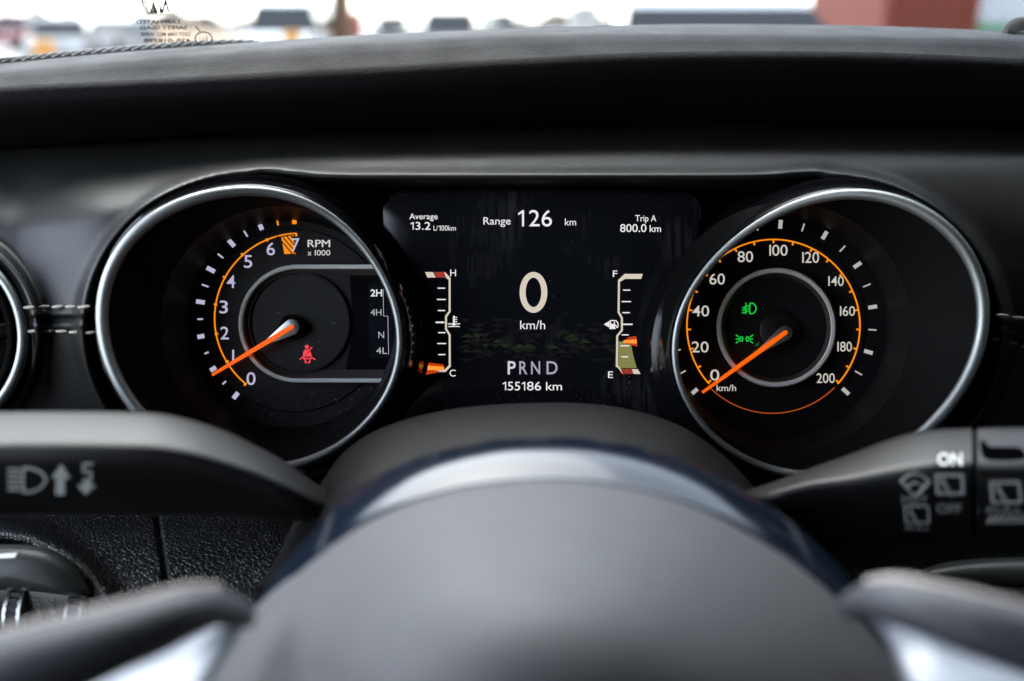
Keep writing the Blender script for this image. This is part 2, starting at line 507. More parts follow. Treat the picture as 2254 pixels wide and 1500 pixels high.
def heightfield(x0, x1, y0, y1, step):
    nx = int((x1 - x0) / step) + 1; ny = int((y1 - y0) / step) + 1
    vs = []; fs = []
    for j in range(ny):
        py = y0 + (y1 - y0) * j / (ny - 1)
        for i in range(nx):
            px = x0 + (x1 - x0) * i / (nx - 1)
            vs.append(P(px, py, fascia(px, py)))
    for j in range(ny - 1):
        for i in range(nx - 1):
            a = j * nx + i; fs.append((a, a + nx, a + nx + 1, a + 1))
    return Mesh().add(vs, fs)


dash.part('upper_fascia', heightfield(-720, 3180, 236, 702, 6), M['leather_fine'], angle=180)
dash.part('lower_fascia', heightfield(-720, 3180, 702, 1090, 6), M['leather_fine'], angle=180)
dash.part('knee_panel', heightfield(-720, 350, 1090, 1640, 5), M['leather'], angle=180)
dash.part('knee_panel', heightfield(350, 3180, 1090, 1640, 5), M['leather'], angle=180)

# brow over the gauges, swept across the car
rows = []
NX = 180
for i in range(NX + 1):
    px = -760 + 3960 * i / NX
    s, c, n, b = cubic(SIL, px), cubic(CRE, px), cubic(NOS, px), cubic(BOT, px)
    q = sst(900, 0, px)                       # the nose is crisper at the driver's door end
    col = [P(px, s + 60, .62), P(px, s + 6, .60), P(px, s, .58), P(px, s * .5 + c * .5, .553), P(px, c, .528),
           P(px, c + (n - c) * .10, .5215), P(px, c + (n - c) * .35, .5135), P(px, c + (n - c) * .7, .506), P(px, n - 16, .5027 - .001 * q), P(px, n - 2, .5003 - .002 * q),
           P(px, n + 12, .4997 - .0015 * q), P(px, n + 28, .5008 - .001 * q), P(px, n + 30 + (b - n - 30) * .3, .507), P(px, n + 30 + (b - n - 30) * .66, .518), P(px, b - 3, .5285), P(px, b + 3, .540), P(px, b + 16, .585)]
    rows.append(col)
dash.part('brow_pad', Mesh().loft(rows, closed=False), M['pad'], angle=180)

# defroster grille along the left of the top, with its own ribs
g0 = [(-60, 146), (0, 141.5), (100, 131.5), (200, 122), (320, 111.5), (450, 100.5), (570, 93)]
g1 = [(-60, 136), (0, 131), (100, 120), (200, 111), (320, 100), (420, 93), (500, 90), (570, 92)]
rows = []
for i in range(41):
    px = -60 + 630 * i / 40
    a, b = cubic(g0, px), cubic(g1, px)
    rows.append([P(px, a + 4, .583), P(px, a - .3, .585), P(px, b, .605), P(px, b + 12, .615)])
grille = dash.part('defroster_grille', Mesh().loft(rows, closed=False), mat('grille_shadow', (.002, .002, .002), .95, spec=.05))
rib = unit_box('grille_rib', M['plastic'])
for i in range(27):
    px = -40 + 22 * i; a, b = cubic(g0, px), cubic(g1, px + 4)
    A = P(px, a, .5845); B = P(px + 26, b, .6045)
    mid = (A + B) / 2 + Vector((0, -.0005, .0008)); d = (B - A); L = d.length
    q = d.to_track_quat('Y', 'Z').to_matrix().to_4x4()
    dash.inst('grille_rib', rib, Matrix.Translation(mid) @ q @ Matrix.Diagonal((.0006, L, .0007, 1)), grille)
m = Mesh(); rr = sweep([P(x, cubic(g1, x) - .5, .605) for x in range(-60, 571, 14)], [(.0005, 0), (0, .0006), (-.0005, 0), (0, -.0006)], False)
m.loft(list(map(list, zip(*rr))), True); dash.part('grille_edge', m, M['plastic'], grille)
# meshed speaker corner at the far left and a small pod at the far right of the top
m = Mesh(); m.loft([[P(-60 + 90 * math.sin(R(t)), 140 - 55 * math.cos(R(t)), Y) for t in range(0, 91, 10)] for Y in (.60, .615)], False)
dash.part('speaker_corner', m, mat('speaker_mesh', (.03, .03, .028), .7, bump=('leather', 500, .002)))
m = Mesh()
m.loft([[P(2250 + r * math.cos(R(t)), 82 - r * .95 * math.sin(R(t)), .57 + d) for t in range(0, 181, 12)] for r, d in ((14, -.012), (34, -.008), (44, 0), (47, .01), (46, .03))], False)
dash.part('sensor_pod', m, M['matte'])

# stitches
stitch = bpy.data.meshes.new('stitch')
bm = bmesh.new(); bmesh.ops.create_uvsphere(bm, u_segments=10, v_segments=6, radius=.5)
for f in bm.faces: f.smooth = True
bm.to_mesh(stitch); bm.free(); stitch.materials.append(M['thread'])


def stitches(pts):
    for (x, y, L, tilt) in pts:
        Y = fascia(x, y) - .0023
        dash.inst('stitch', stitch, Matrix.Translation(P(x, y, Y)) @ Matrix.Rotation(R(tilt), 4, 'Y').inverted() @ Matrix.Diagonal((L * K * Y, .0014, 7.2 * K * Y, 1)))


stitches([(64, 677, 27, 4), (95, 676, 31, 8), (126.5, 675.5, 28, 7), (155, 675.5, 26, 2), (184, 676, 31, 6), (209, 676, 18, 10), (30, 678, 30, 5),
          (71, 729.5, 25, 4), (104, 729, 31, 6), (135, 729.5, 28, 2), (164, 731.5, 27, 3), (194, 732.5, 33, 5), (222, 733, 16, 0),
          (2177, 690.5, 14, -5), (2207, 695, 30, -5), (2242, 700, 32, -5), (2276, 705, 30, -6), (2308, 710, 30, -6),
          (2172, 741, 8, 0), (2195, 747, 28, -7), (2227, 755, 28, -9), (2258, 764, 28, -9), (2288, 772, 28, -9)])

# trim cap low on the right
m = Mesh()
rings = []
for t, Y in ((1.0, .432), (.97, .424), (.9, .419), (.7, .415), (.4, .413), (.05, .412)):
    rings.append([P(2250 + (x - 2250) * t, 1282 + (y - 1282) * t, Y) for x, y in [(p.x, p.y) for p in spline([(2022, 1262), (2060, 1243), (2130, 1232), (2254, 1227), (2400, 1230), (2480, 1260), (2440, 1300), (2300, 1296), (2160, 1290), (2060, 1280)], 60, True)]])
m.loft(rings, True, False, True); dash.part('column_trim_cap', m, M['cap'])

# ------------------------------------------------------------------ air vent at the left edge
vent = Thing('air_vent', 'round air vent with satin chrome rim, cut by the left edge of the picture', 'air vent', P(-160, 745, .47))
vp = [P(-160 + 209 * math.cos(R(t)), 745 - 209 * math.sin(R(t)), .458) for t in range(0, 360, 3)]
vent.part('rim', Mesh().loft(sweep(vp, [(.0021 * math.cos(R(t)), .0021 * math.sin(R(t))) for t in range(0, 361, 30)]), True), M['chrome'], angle=180)
m = Mesh(); m.lathe(-160, 745, [(222, .50), (206, .463), (203, .47), (196, .50), (186, .505), (180, .500), (176, .512), (150, .53), (20, .53)], cap=True)
vent.part('barrel', m, M['gloss'])
m = Mesh(); m.lathe(-160, 745, [(190, .505), (187, .496), (180, .494), (176, .503)])
vent.part('inner_ring', m, M['plastic'])
for k in range(3):
    m = Mesh(); m.box((0, 0, 0), 320 * K * .5, .03, .0016, M=Matrix.Translation(P(-160, 690 + 60 * k, .51)) @ Matrix.Rotation(R(20), 4, 'X'))
    vent.part('vane', m, M['plastic'])


# ------------------------------------------------------------------ gauges
def rim_parts(g, rim, px, E):
    bead = [(math.cos(R(t)), math.sin(R(t))) for t in range(0, 360, 24)]
    ys = [p.y for p in rim]; zs = [p.z for p in rim]
    rad = [.0016 + .0010 * (max(ys) - p.y) / (max(ys) - min(ys)) + .0002 * (p.z - min(zs)) / (max(zs) - min(zs)) for p in rim]
    r = sweep(rim, bead); r = [[c + (q - c) * k for q, c, k in zip(row, rim, rad)] for row in r]; r.append(r[0])
    g.part('chrome_rim', Mesh().loft(r, True), M['chrome'], angle=180)
    fl = sweep(rim, [(.0004, .0012), (.0026, .0006), (.0046, -.0028), (.0062, -.009), (.0068, -.0125), (.0092, -.0135), (.0112, -.022), (.0135, -.036), (.016, -.05)])
    g.part('bezel_flank', Mesh().loft(fl, True), M['gloss'])
    loops = [[p + Vector((0, .001, 0)) for p in rim]]
    c0x, c0y = E[0][0], E[0][1]
    for cx, cy, r_, Y in E:
        ring = []
        for q in px:
            a = math.atan2(q.y - cy, q.x - cx); ring.append(P(cx + r_ * math.cos(a), cy + r_ * math.sin(a), Y))
        loops.append(ring)
    g.part('bowl', Mesh().loft(loops[:2], True), M['plastic_dust'])
    g.part('dial', Mesh().loft(loops[1:], True, False, True), M['dial'])


# --- tachometer
tach = Thing('tachometer', 'left round gauge marked RPM x 1000 with orange needle near 1', 'gauge', P(560, 1020, .49))
rim_parts(tach, tach_rim, tach_px, [(616, 716, 262, .474), (618, 716, 257, .480), (632, 714, 240, .492), (640, 714, 228, .498), (640, 714, 150, .4981)])
m = Mesh(); m.lathe(648, 706, [(201, .4978), (199, .4966), (150, .4963), (20, .4963)], cap=True); disc = tach.part('raised_disc', m, M['disc'])
TY = .4958
m = Mesh(); m.arc(659.2, 700.8, 185.7, 188.5, 92.5, 231, TY); tach.part('orange_scale', m, M['orange'])
tick = unit_box('tick', M['tach_ink']); tick_o = unit_box('redline_tick', M['orange'])
z5 = lambda x, y: (420 + x / 3.26, 440 + y / 3.26)
for k, (x, y) in enumerate([(325, 1402), (246, 1308), (168, 1210), (122, 1096), (80, 980), (72, 857), (70, 734), (103, 617), (143, 502), (213, 404), (291, 311), (394, 244), (499, 187), (622, 160), (742, 143)]):
    px, py = z5(x, y); a = math.degrees(math.atan2(697.8 - py, px - 654.9)); big = k % 2 == 0
    tach.inst('tick', tick_o if k > 12 else tick, place(px, py, .4975, a, 19.5 if big else 15, 9.6 if big else 3.6, .0004))
for (x, y) in [(391, 1325), (260, 1161), (184, 963), (177, 752), (241, 556), (370, 394), (547, 289), (757, 251)]:
    px, py = z5(x, y); a = math.degrees(math.atan2(700.8 - py, px - 659.2))
    tach.inst('scale_notch', tick_o, place(px, py, TY - .0002, a, 7, 4.2, .0004))
for s, x, y in (('0', 432, 1284), ('I', 304, 1122), ('2', 243, 957), ('3', 236, 770), ('4', 288, 588), ('5', 411, 443), ('6', 574, 353), ('7', 751, 322)):
    px, py = z5(x, y)
    m = Mesh(); lettering(m, s, px, py + 13.7, 27.3, TY - (.0008 if s == '7' else 0), width=None if s == 'I' else (18.5 if s != '0' else 20), align='C', bold=.006)
    tach.part('numeral', m, M['tach_ink'])
m = Mesh(); m.poly([z5(648, 266), z5(712, 261), z5(740, 300), z5(745, 345), z5(735, 386), z5(672, 390)], TY, .0003, 0)
for k in range(4):
    x = 640 + 34 * k; stroke(m, [z5(x - 20, 262), z5(x + 92, 392)], 2.4, TY - .0003, mi=1)
for a, b in (((712, 261), (738, 259)), ((735, 386), (762, 384))): stroke(m, [z5(*a), z5(*b)], 1.6, TY)
tach.part('redline_zone', m, [M['orange'], M['blackink']], smooth=False)
m = Mesh(); lettering(m, 'RPM', *z5(838, 340), 15.8, TY, width=49, bold=0); lettering(m, 'RPM', z5(838, 340)[0] + .8, z5(838, 340)[1], 15.8, TY - .0001, width=49, bold=0); lettering(m, 'x', *z5(838, 400), 12, TY, width=8.5, bold=.004)
lettering(m, 'I000', *z5(890, 400), 11.8, TY, width=34, bold=.004); tach.part('unit_lettering', m, mat('rpm_print', (.02,) * 3, emit=lin((205, 205, 206)), estr=1 / 2 ** EXP))
# silver D-shaped surround: top bar, half circle, bottom bar
cx, cy, rad = 654.9, 712.8, 125.3
path = [P(832, cy - rad, .4905)] + [P(832 - (832 - cx) * t, cy - rad, .4905) for t in (.33, .66)]
path += [P(cx + rad * math.cos(R(t)), cy - rad * math.sin(R(t)), .4905) for t in range(90, 271, 6)]
path += [P(cx + (862 - cx) * t, cy + rad, .4905) for t in (.33, .66, 1)]
prof = [(-.0011, -.005), (-.0011, .0002), (-.0007, .0006), (.0007, .0006), (.0011, .0002), (.0011, -.005)]
r = sweep(path, prof, False)
sgn = 1
tach.part('silver_surround', Mesh().loft(list(map(list, zip(*r))), False, False, False), M['track'], angle=50)
pin = [(832, cy - rad + 5)] + [(832 - (832 - cx) * t, cy - rad + 5) for t in (.33, .66)] + [(cx + (rad - 5) * math.cos(R(t)), cy - (rad - 5) * math.sin(R(t))) for t in range(90, 271, 6)] + [(cx + (862 - cx) * t, cy + rad - 5) for t in (.33, .66, 1)]
pin2 = [(832, cy - rad + 19)] + [(832 - (832 - cx) * t, cy - rad + 19) for t in (.33, .66)] + [(cx + (rad - 19) * math.cos(R(t)), cy - (rad - 19) * math.sin(R(t))) for t in range(90, 271, 6)] + [(cx + (862 - cx) * t, cy + rad - 24) for t in (.33, .66, 1)]
m = Mesh(); m.loft([[P(x, y, .492) for x, y in pin], [P(x, y, .4955) for x, y in pin2]], False)
tach.part('recess_wall', m, mat('recess_plastic', (.09, .085, .08), .4, metal=.3))
m = Mesh(); m.lathe(657.7, 710.6, [(112, .4957), (110, .4935), (107.5, .4935), (106.5, .4952), (60, .4953), (10, .4953)], cap=True)
tach.part('inner_disc', m, M['disc'])
m = Mesh(); m.poly([(770, 607), (835, 607), (858, 660), (872, 740), (868, 800), (850, 817), (760, 817), (772, 760), (776, 705)], .4956, .0004); tach.part('side_window', m, M['gloss'])
# drive mode indicator
m = Mesh(); m.poly([z5(1284, 600), z5(1400, 596), z5(1440, 700), z5(1462, 860), z5(1460, 1100), z5(1440, 1136), z5(1292, 1140), z5(1276, 1120), z5(1276, 620)], .4952, .0004)
lcd = tach.part('drive_mode_screen', m, M['lcd'])
LY = .4949
m = Mesh(); lettering(m, '2H', *z5(1290, 693), 14.6, LY, width=25.5, bold=.022); tach.part('drive_mode_lettering', m, M['lcdbold'], lcd)
m = Mesh()
for s, x, y in (('4H', 1290, 831), ('N', 1346, 993), ('4L', 1330, 1106)): lettering(m, s, *z5(x, y), 14, LY, width=(12.5 if s == 'N' else 24))
stroke(m, [z5(1380, 642), z5(1383, 834)], 1.0, LY); stroke(m, [z5(1383, 835), z5(1414, 836)], 1.0, LY); stroke(m, [z5(1414, 837), z5(1419, 1110)], 1.0, LY)
tach.part('drive_mode_lettering', m, M['lcdink'], lcd, smooth=False)
# needle
hx, hy = 641, 720.7; tx, ty = 466.6, 826


def needle(g, hx, hy, tx, ty, hubY, hubr, capr, tailL, tailw):
    m = Mesh(); m.lathe(hx, hy, [(hubr + 1, .4955), (hubr, .4915), (hubr * .84, .4905), (hubr * .72, .492)], n=48); g.part('hub_collar', m, M['plastic'])
    dx, dy = tx - hx, ty - hy; L = math.hypot(dx, dy); ux, uy = dx / L, dy / L; nx, ny = -uy, ux
    a0 = math.degrees(math.atan2(-ny, nx))
    pts = [(hx + capr * math.cos(R(a0 + t)), hy - capr * math.sin(R(a0 + t))) for t in range(0, 181, 15)]
    if (pts[6][0] - hx) * ux + (pts[6][1] - hy) * uy > 0: pts = [(hx + capr * math.cos(R(a0 - t)), hy - capr * math.sin(R(a0 - t))) for t in range(0, 181, 15)]
    pts += [(hx + ux * tailL - nx * tailw / 2, hy + uy * tailL - ny * tailw / 2), (hx + ux * tailL + nx * tailw / 2, hy + uy * tailL + ny * tailw / 2)]
    cxm = sum(p[0] for p in pts) / len(pts); cym = sum(p[1] for p in pts) / len(pts)
    rings = [[P(hx + (x - hx) * s, hy + (y - hy) * s, hubY + d) for x, y in pts] for s, d in ((1, .004), (1, .0008), (.93, 0), (.6, -.0004), (.2, -.0005))]
    g.part('needle_cap', Mesh().loft(rings, True, False, True), M['silver'])
    m = Mesh(); st = -5
    def q(t, w_, Y): return [P(hx + ux * t + nx * w_, hy + uy * t + ny * w_, Y), P(hx + ux * t - nx * w_, hy + uy * t - ny * w_, Y), P(hx + ux * t - nx * w_, hy + uy * t - ny * w_, Y + .0012), P(hx + ux * t + nx * w_, hy + uy * t + ny * w_, Y + .0012)]
    m.loft([q(-6, 2.2, hubY - .0012), q(-3, 4.6, hubY - .0012), q(L * .15, 5.4, hubY - .0012), q(L * .6, 4.6, hubY + .0002), q(L - 1, 3.2, hubY + .0016), q(L, 2.8, hubY + .0017)], True, True, True)
    g.part('needle', m, M['needle'], smooth=False)


needle(tach, hx, hy, tx, ty, .4865, 27, 18.5, 62, 13)
# seat belt lamp
m = Mesh(); zz = lambda *p: [z5(x, y) for x, y in p]
m.poly(circ(*z5(833, 1056), 4.3), .4948, .0003)
m.poly(zz((815, 1078), (848, 1075), (804, 1118), (808, 1092)), .4948, .0003); m.poly(zz((858, 1088), (868, 1124), (806, 1128), (822, 1118)), .4948, .0003)
for a in (((804, 1126), (870, 1060)), ((783, 1144), (806, 1130)), ((892, 1148), (866, 1131)), ((806, 1136), (820, 1138)), ((820, 1138), (832, 1142)), ((832, 1142), (866, 1136)), ((812, 1142), (828, 1168)), ((858, 1142), (848, 1168)), ((820, 1168), (832, 1170)), ((842, 1170), (856, 1166))):
    stroke(m, zz(*a), 2.5, .4948)
tach.part('seat_belt_lamp', m, M['redlamp'], smooth=False)

# --- speedometer
spd = Thing('speedometer', 'right round gauge marked km/h from 0 to 200 with orange needle at 0', 'gauge', P(1820, 1040, .49))
rim_parts(spd, spd_rim, spd_px, [(1730, 720, 274, .470), (1728, 720, 270, .477), (1716, 718, 246, .489), (1712, 718, 240, .4975), (1706, 718, 150, .4981)])
m = Mesh(); m.lathe(1700, 716, [(204, .4978), (202, .4966), (150, .4963), (20, .4963)], cap=True); spd.part('raised_disc', m, M['dial'])
m = Mesh(); m.arc(1702.7, 718, 189.1, 192.0, -42, 222, TY, n=96); spd.part('orange_scale', m, M['orange'])
m = Mesh(); m.arc(1700, 716, 193.5, 195.2, 225, 315, TY, n=60); spd.part('scale_return_line', m, M['redline'])
z7 = lambda x, y: (1440 + x / 2.273, 400 + y / 2.273)
tick_s = unit_box('tick', M['tick_ink'])
for x, y, big in [(200, 1052, 1), (140, 956, 0), (113, 846, 0), (400, 278, 0), (515, 226, 0), (632, 214, 1), (745, 230, 0), (853, 269, 1), (942, 336, 0), (1017, 418, 1), (1064, 520, 0), (1093, 628, 1), (1092, 742, 0), (1072, 853, 1), (1022, 958, 0), (958, 1050, 1)]:
    px, py = z7(x, y); a = math.degrees(math.atan2(713 - py, px - 1698.8))
    spd.inst('tick', tick_s, place(px, py, .4972, a, 19 if big else 17.5, 8.4 if big else 3, .0004))
for k in range(21):
    a = 222 - 264 * k / 20
    if k == 0 or k == 20: a += -1 if k == 0 else 1
    big = 1
    spd.inst('scale_notch', tick_o, place(1702.7 + 186 * math.cos(R(a)), 718 - 186 * math.sin(R(a)), TY - .0002, a, 7, 3.6, .0004))
for s, x, y, wd in (('0', 303, 968, 20), ('20', 230, 828, 37), ('40', 233, 648, 37), ('60', 315, 488, 34), ('80', 456, 376, 34), ('I00', 622, 344, 40), ('I20', 783, 380, 37), ('I40', 910, 498, 34), ('I60', 967, 648, 33), ('I80', 953, 826, 32), ('200', 858, 984, 40)):
    px, py = z7(x, y); m = Mesh(); h = 23.5 if s in ('0', '20', '40', '60', '80', 'I00', 'I20') else 21
    if s[0] == 'I':                               # a plain bar for the 1, as on the dial
        lettering(m, 'I', px - wd / 2, py + h / 2, h, TY); lettering(m, s[1:], px - wd / 2 + 6, py + h / 2, h, TY, width=wd - 6, bold=.002)
    else: lettering(m, s, px, py + h / 2, h, TY, width=wd, align='C', bold=.002)
    spd.part('numeral', m, M['spd_ink'])
m = Mesh(); lettering(m, 'km/h', *z7(312, 1048), 13.5, TY, width=43, bold=.006); spd.part('unit_lettering', m, M['spd_ink'])
m = Mesh(); m.lathe(1709, 721.6, [(129.5, .4962), (129, .4895), (126, .4885), (120, .4885), (117.5, .4895)]); spd.part('silver_surround', m, mat('brushed_ring', (.80, .76, .73), .45, metal=.05))
m = Mesh(); m.lathe(1708, 721.4, [(117.5, .4895), (113, .492), (110, .4945)]); spd.part('recess_wall', m, mat('recess_plastic_right', (.10, .075, .065), .4, metal=.3))
m = Mesh(); m.lathe(1706, 721, [(111, .4945), (60, .4948), (10, .4948)], cap=True); spd.part('inner_disc', m, M['dial'])
m = Mesh(); m.lathe(1715, 728, [(45, .4948), (42, .4925), (38, .492), (10, .492)], cap=True); spd.part('hub_plinth', m, M['disc'])
needle(spd, 1728, 733, 1545.6, 864.6, .4855, 22, 17, 70, 12)
# green lamps
GY = .4942
m = Mesh()
stroke(m, [z7(x, y) for x, y in ((482, 608), (496, 610), (507, 622), (511, 636), (507, 650), (496, 660), (481, 662), (478, 648), (478, 622), (482, 608))], 2.0, GY)
for k in range(3): stroke(m, [z7(441, 632 + 13 * k), z7(473, 622 + 13 * k)], 1.9, GY)
stroke(m, [z7(458, 607), z7(461, 622), z7(455, 634), z7(461, 648), z7(457, 662)], 1.7, GY)
spd.part('fog_lamp_sign', m, M['green'], smooth=False)
m = Mesh()
for s in (-1, 1):
    c = 452
    stroke(m, [z7(c + s * x, y) for x, y in ((8, 788), (12, 777), (20, 779), (25, 788), (20, 797), (12, 799), (8, 788))], 2.0, GY)
    for y0, y1 in ((777, 768), (788, 788), (799, 808)): stroke(m, [z7(c + s * 29, y0), z7(c + s * 42, y1)], 1.9, GY)
spd.part('position_lamp_sign', m, M['green'], smooth=False)
m = Mesh(); m.poly([z7(503, 822), z7(528, 798), z7(520, 824)], GY, .0003); stroke(m, [z7(498, 850), z7(504, 844), z7(514, 843)], 1.4, GY); spd.part('lamp_sign', m, glow('dim_green', (14, 84, 40)), smooth=False)

# ------------------------------------------------------------------ display between the gauges
disp = Thing('driver_display', 'dark digital screen between the two gauges showing a large 0 km/h', 'screen', P(1180, 900, .492))
out = spline([(836, 470), (842, 446), (862, 428), (900, 423), (1190, 419), (1480, 427), (1518, 434), (1536, 452), (1540, 480), (1532, 560), (1500, 650), (1480, 740), (1488, 830), (1512, 920), (1400, 982), (1190, 985), (960, 982), (850, 920), (878, 845), (890, 745), (870, 640), (846, 560)], 160, True)
rings = [[P(1190 + (p.x - 1190) * s, 700 + (p.y - 700) * s, Y) for p in out] for s, Y in ((1.0, .4945), (.996, .4925), (.985, .4921), (.5, .4921), (.03, .4921))]
disp.part('glass_panel', Mesh().loft(rings, True, False, True), M['screen'])
out2 = [(p.x, p.y) for p in out if p.y < 500]
k0 = max(range(len(out2)), key=lambda i: math.dist(out2[i], out2[i - 1])); out2 = out2[k0:] + out2[:k0]
r0 = [P(1190 + (x - 1190) * 1.0, 700 + (y - 700) * 1.0, .4925) for x, y in out2]; r1 = [P(1190 + (x - 1190) * 1.008, 700 + (y - 700) * 1.015, .489) for x, y in out2]; r2 = [P(1190 + (x - 1190) * 1.06, 700 + (y - 700) * 1.2, .487) for x, y in out2]
disp.part('surround', Mesh().loft([r0, r1], False), M['matte'])
DY = .4917
z6 = lambda x, y: (820 + x / 3, 400 + y / 3)


def words(name, items, material):
    m = Mesh()
    for s, x, b, cap, wd, bold in items:
        if s == '1':                              # the screen's 1 has a flag
            t = cap * .125; m.poly([(x + wd - t, b - cap), (x + wd, b - cap), (x + wd, b), (x + wd - t, b)], DY, .0002); m.poly([(x + wd - t * .9, b - cap), (x + wd - t * .9, b - cap + t * 1.3), (x + t * .3, b - cap * .70), (x, b - cap * .79)], DY - .00005, .0002); continue
        lettering(m, s, x, b, cap, DY, width=wd, bold=bold)
    return disp.part(name, m, material)


words('average_readout', [('Average', 901, 483, 12.6, 62.5, .004), ('1', 903, 506, 16.6, 7.5, 0), ('3.2', 914.5, 506, 16.6, 33, .004), ('L/', 954.3, 508, 11.2, 9.5, 0), ('1', 965, 508, 11.2, 4.8, 0), ('00km', 971.5, 508, 11.2, 32, 0)], M['disp'])
words('range_readout', [('Range', 1064, 494.6, 16, 60, .002), ('1', 1140, 498.6, 35.5, 13.5, 0), ('26', 1164.5, 498.6, 35.5, 50.5, 0), ('km', 1243.5, 496.6, 15, 24.5, 0)], M['disp'])
words('trip_readout', [('Trip A', 1398.5, 487.6, 13.6, 46, .003), ('800.0', 1365, 511, 17, 58, .004), ('km', 1430, 511, 15, 25, .003)], M['disp'])
m = Mesh(); ringplate(m, 1174.3, 644, 30.6, 45, 17.2, 32.4, DY); disp.part('speed_figure', m, M['warm'])
words('speed_unit', [('km/h', 1145, 725, 19, 55, 0)], M['disp'])
words('gear_letter', [('P', 1117.6, 824, 28, 17.5, .013)], glow('gear_white', (212, 208, 218)))
words('gear_letters', [('R', 1143, 824, 28, 18, .01), ('N', 1169, 824, 28, 20, .01), ('D', 1203, 824, 28, 24.5, .01)], M['dispgrey'])
words('odometer', [('1', 1106, 859.6, 18.6, 8, 0), ('55', 1117.5, 859.6, 18.6, 27.5, .002), ('1', 1148, 859.6, 18.6, 8, 0), ('86', 1160, 859.6, 18.6, 31, .002), ('km', 1202, 859.6, 18, 35, .002)], M['disp'])
# temperature scale
m = Mesh()
bar = lambda *p: m.poly([z6(x, y) for x, y in p], DY, .0003)
bar((347, 598), (402, 598), (416, 634), (362, 634)); bar((478, 597), (518, 640), (501, 648), (478, 632))
for a in (((509, 642), (509, 858)), ((509, 858), (485, 892)), ((485, 892), (485, 975)), ((485, 975), (509, 1013)), ((509, 1013), (510, 1218))): stroke(m, [z6(*a[0]), z6(*a[1])], 4.2, DY)
bar((517, 1214), (517, 1222), (482, 1258), (398, 1256), (405, 1247), (472, 1246), (503, 1214))
tg = disp.part('temperature_scale', m, M['warm'], smooth=False)
m = Mesh(); m.poly([z6(402, 598), z6(478, 598), z6(478, 633), z6(416, 634)], DY, .0003)
for k in range(4): stroke(m, [z6(404 + 18 * k, 597), z6(426 + 18 * k, 635)], 3.2, DY - .0002, mi=1)
disp.part('hot_zone', m, [M['hatch'], M['blackink']], tg, smooth=False)
m = Mesh()
for x0, x1, y in ((432, 477, 704), (427, 482, 779), (433, 477, 852), (435, 478, 998), (430, 483, 1070), (436, 479, 1143)): stroke(m, [z6(x0, y), z6(x1, y)], 2.4, DY)
stroke(m, [z6(420, 930), z6(471, 930)], 3.4, DY); disp.part('scale_ticks', m, M['disp'], tg, smooth=False)
m = Mesh(); m.poly([z6(366, 1215), z6(472, 1224), z6(472, 1244), z6(362, 1246)], DY - .0003, .0003); m.poly([z6(372, 1196), z6(465, 1208), z6(472, 1224), z6(366, 1215)], DY - .0002, .0002, 1); m.poly([z6(362, 1246), z6(440, 1250), z6(430, 1262), z6(350, 1276)], DY - .0002, .0002, 1)
disp.part('temperature_pointer', m, [M['pointer'], M['pointer_dim']], tg, smooth=False)
words('scale_letters', [('H', 991, 608.4, 14.6, 12.8, .003), ('C', 989.5, 829, 14.6, 13.5, .003), ('F', 1349, 610, 14, 10, .003), ('E', 1338.5, 832.4, 14.4, 11, .003)], M['disp'])
m = Mesh(); T = lambda *p: [z6(x, y) for x, y in p]
stroke(m, T((537, 890), (537, 940)), 3.6, DY); m.poly(circ(*z6(537, 942), 3.4), DY, .0003)
for y in (897, 911, 925): stroke(m, T((541, y), (557, y)), 1.8, DY)
for y, xs in ((940, ((499, 530), (545, 576))), (957, ((502, 574),))):
    for x0, x1 in xs:
        n = 5 if x1 - x0 < 40 else 10
        stroke(m, T(*[(x0 + (x1 - x0) * i / n, y + 3.2 * math.sin(i * 2.1)) for i in range(n + 1)]), 1.7, DY)
disp.part('coolant_sign', m, M['disp'], smooth=False)
# fuel scale
m = Mesh()
bar((1785, 610), (1664, 610), (1622, 650), (1636, 662), (1668, 643), (1774, 643))
for a in (((1628, 654), (1625, 862)), ((1625, 862), (1647, 902)), ((1647, 902), (1647, 982)), ((1647, 982), (1616, 1020)), ((1616, 1020), (1613, 1222))): stroke(m, [z6(*a[0]), z6(*a[1])], 4.2, DY)
bar((1607, 1214), (1620, 1214), (1645, 1238), (1645, 1262)); bar((1717, 1238), (1752, 1240), (1770, 1271), (1719, 1271))
fg = disp.part('fuel_scale', m, M['warm'], smooth=False)
m = Mesh(); m.poly([z6(1645, 1237), z6(1717, 1238), z6(1719, 1271), z6(1645, 1270)], DY, .0003)
for k in range(4): stroke(m, [z6(1644 + 18 * k, 1236), z6(1666 + 18 * k, 1272)], 3.2, DY - .0002, mi=1)
disp.part('empty_zone', m, [M['hatch'], M['blackink']], fg, smooth=False)
m = Mesh(); m.poly([z6(1623, 1056), z6(1660, 1056), z6(1708, 1080), z6(1722, 1150), z6(1745, 1232), z6(1640, 1232), z6(1622, 1214)], DY + .0001, .0002); disp.part('fuel_level', m, M['fuel'], fg, smooth=False)
m = Mesh()
for x0, x1, y in ((1657, 1700, 717), (1648, 1705, 793), (1653, 1697, 866), (1648, 1690, 1013), (1640, 1694, 1085), (1645, 1686, 1158)): stroke(m, [z6(x0, y), z6(x1, y)], 2.4, DY - .0001)
stroke(m, T((1655, 943), (1715, 943)), 3.0, DY); disp.part('scale_ticks', m, M['disp'], fg, smooth=False)
m = Mesh(); m.poly([z6(1658, 1049), z6(1744, 1042), z6(1746, 1070), z6(1658, 1066)], DY - .0003, .0003); m.poly([z6(1690, 1028), z6(1740, 1020), z6(1744, 1042), z6(1664, 1049)], DY - .0002, .0002, 1); m.poly([z6(1664, 1066), z6(1746, 1070), z6(1750, 1090), z6(1712, 1082)], DY - .0002, .0002, 1)
disp.part('fuel_pointer', m, [M['pointer'], M['pointer_dim']], fg, smooth=False)
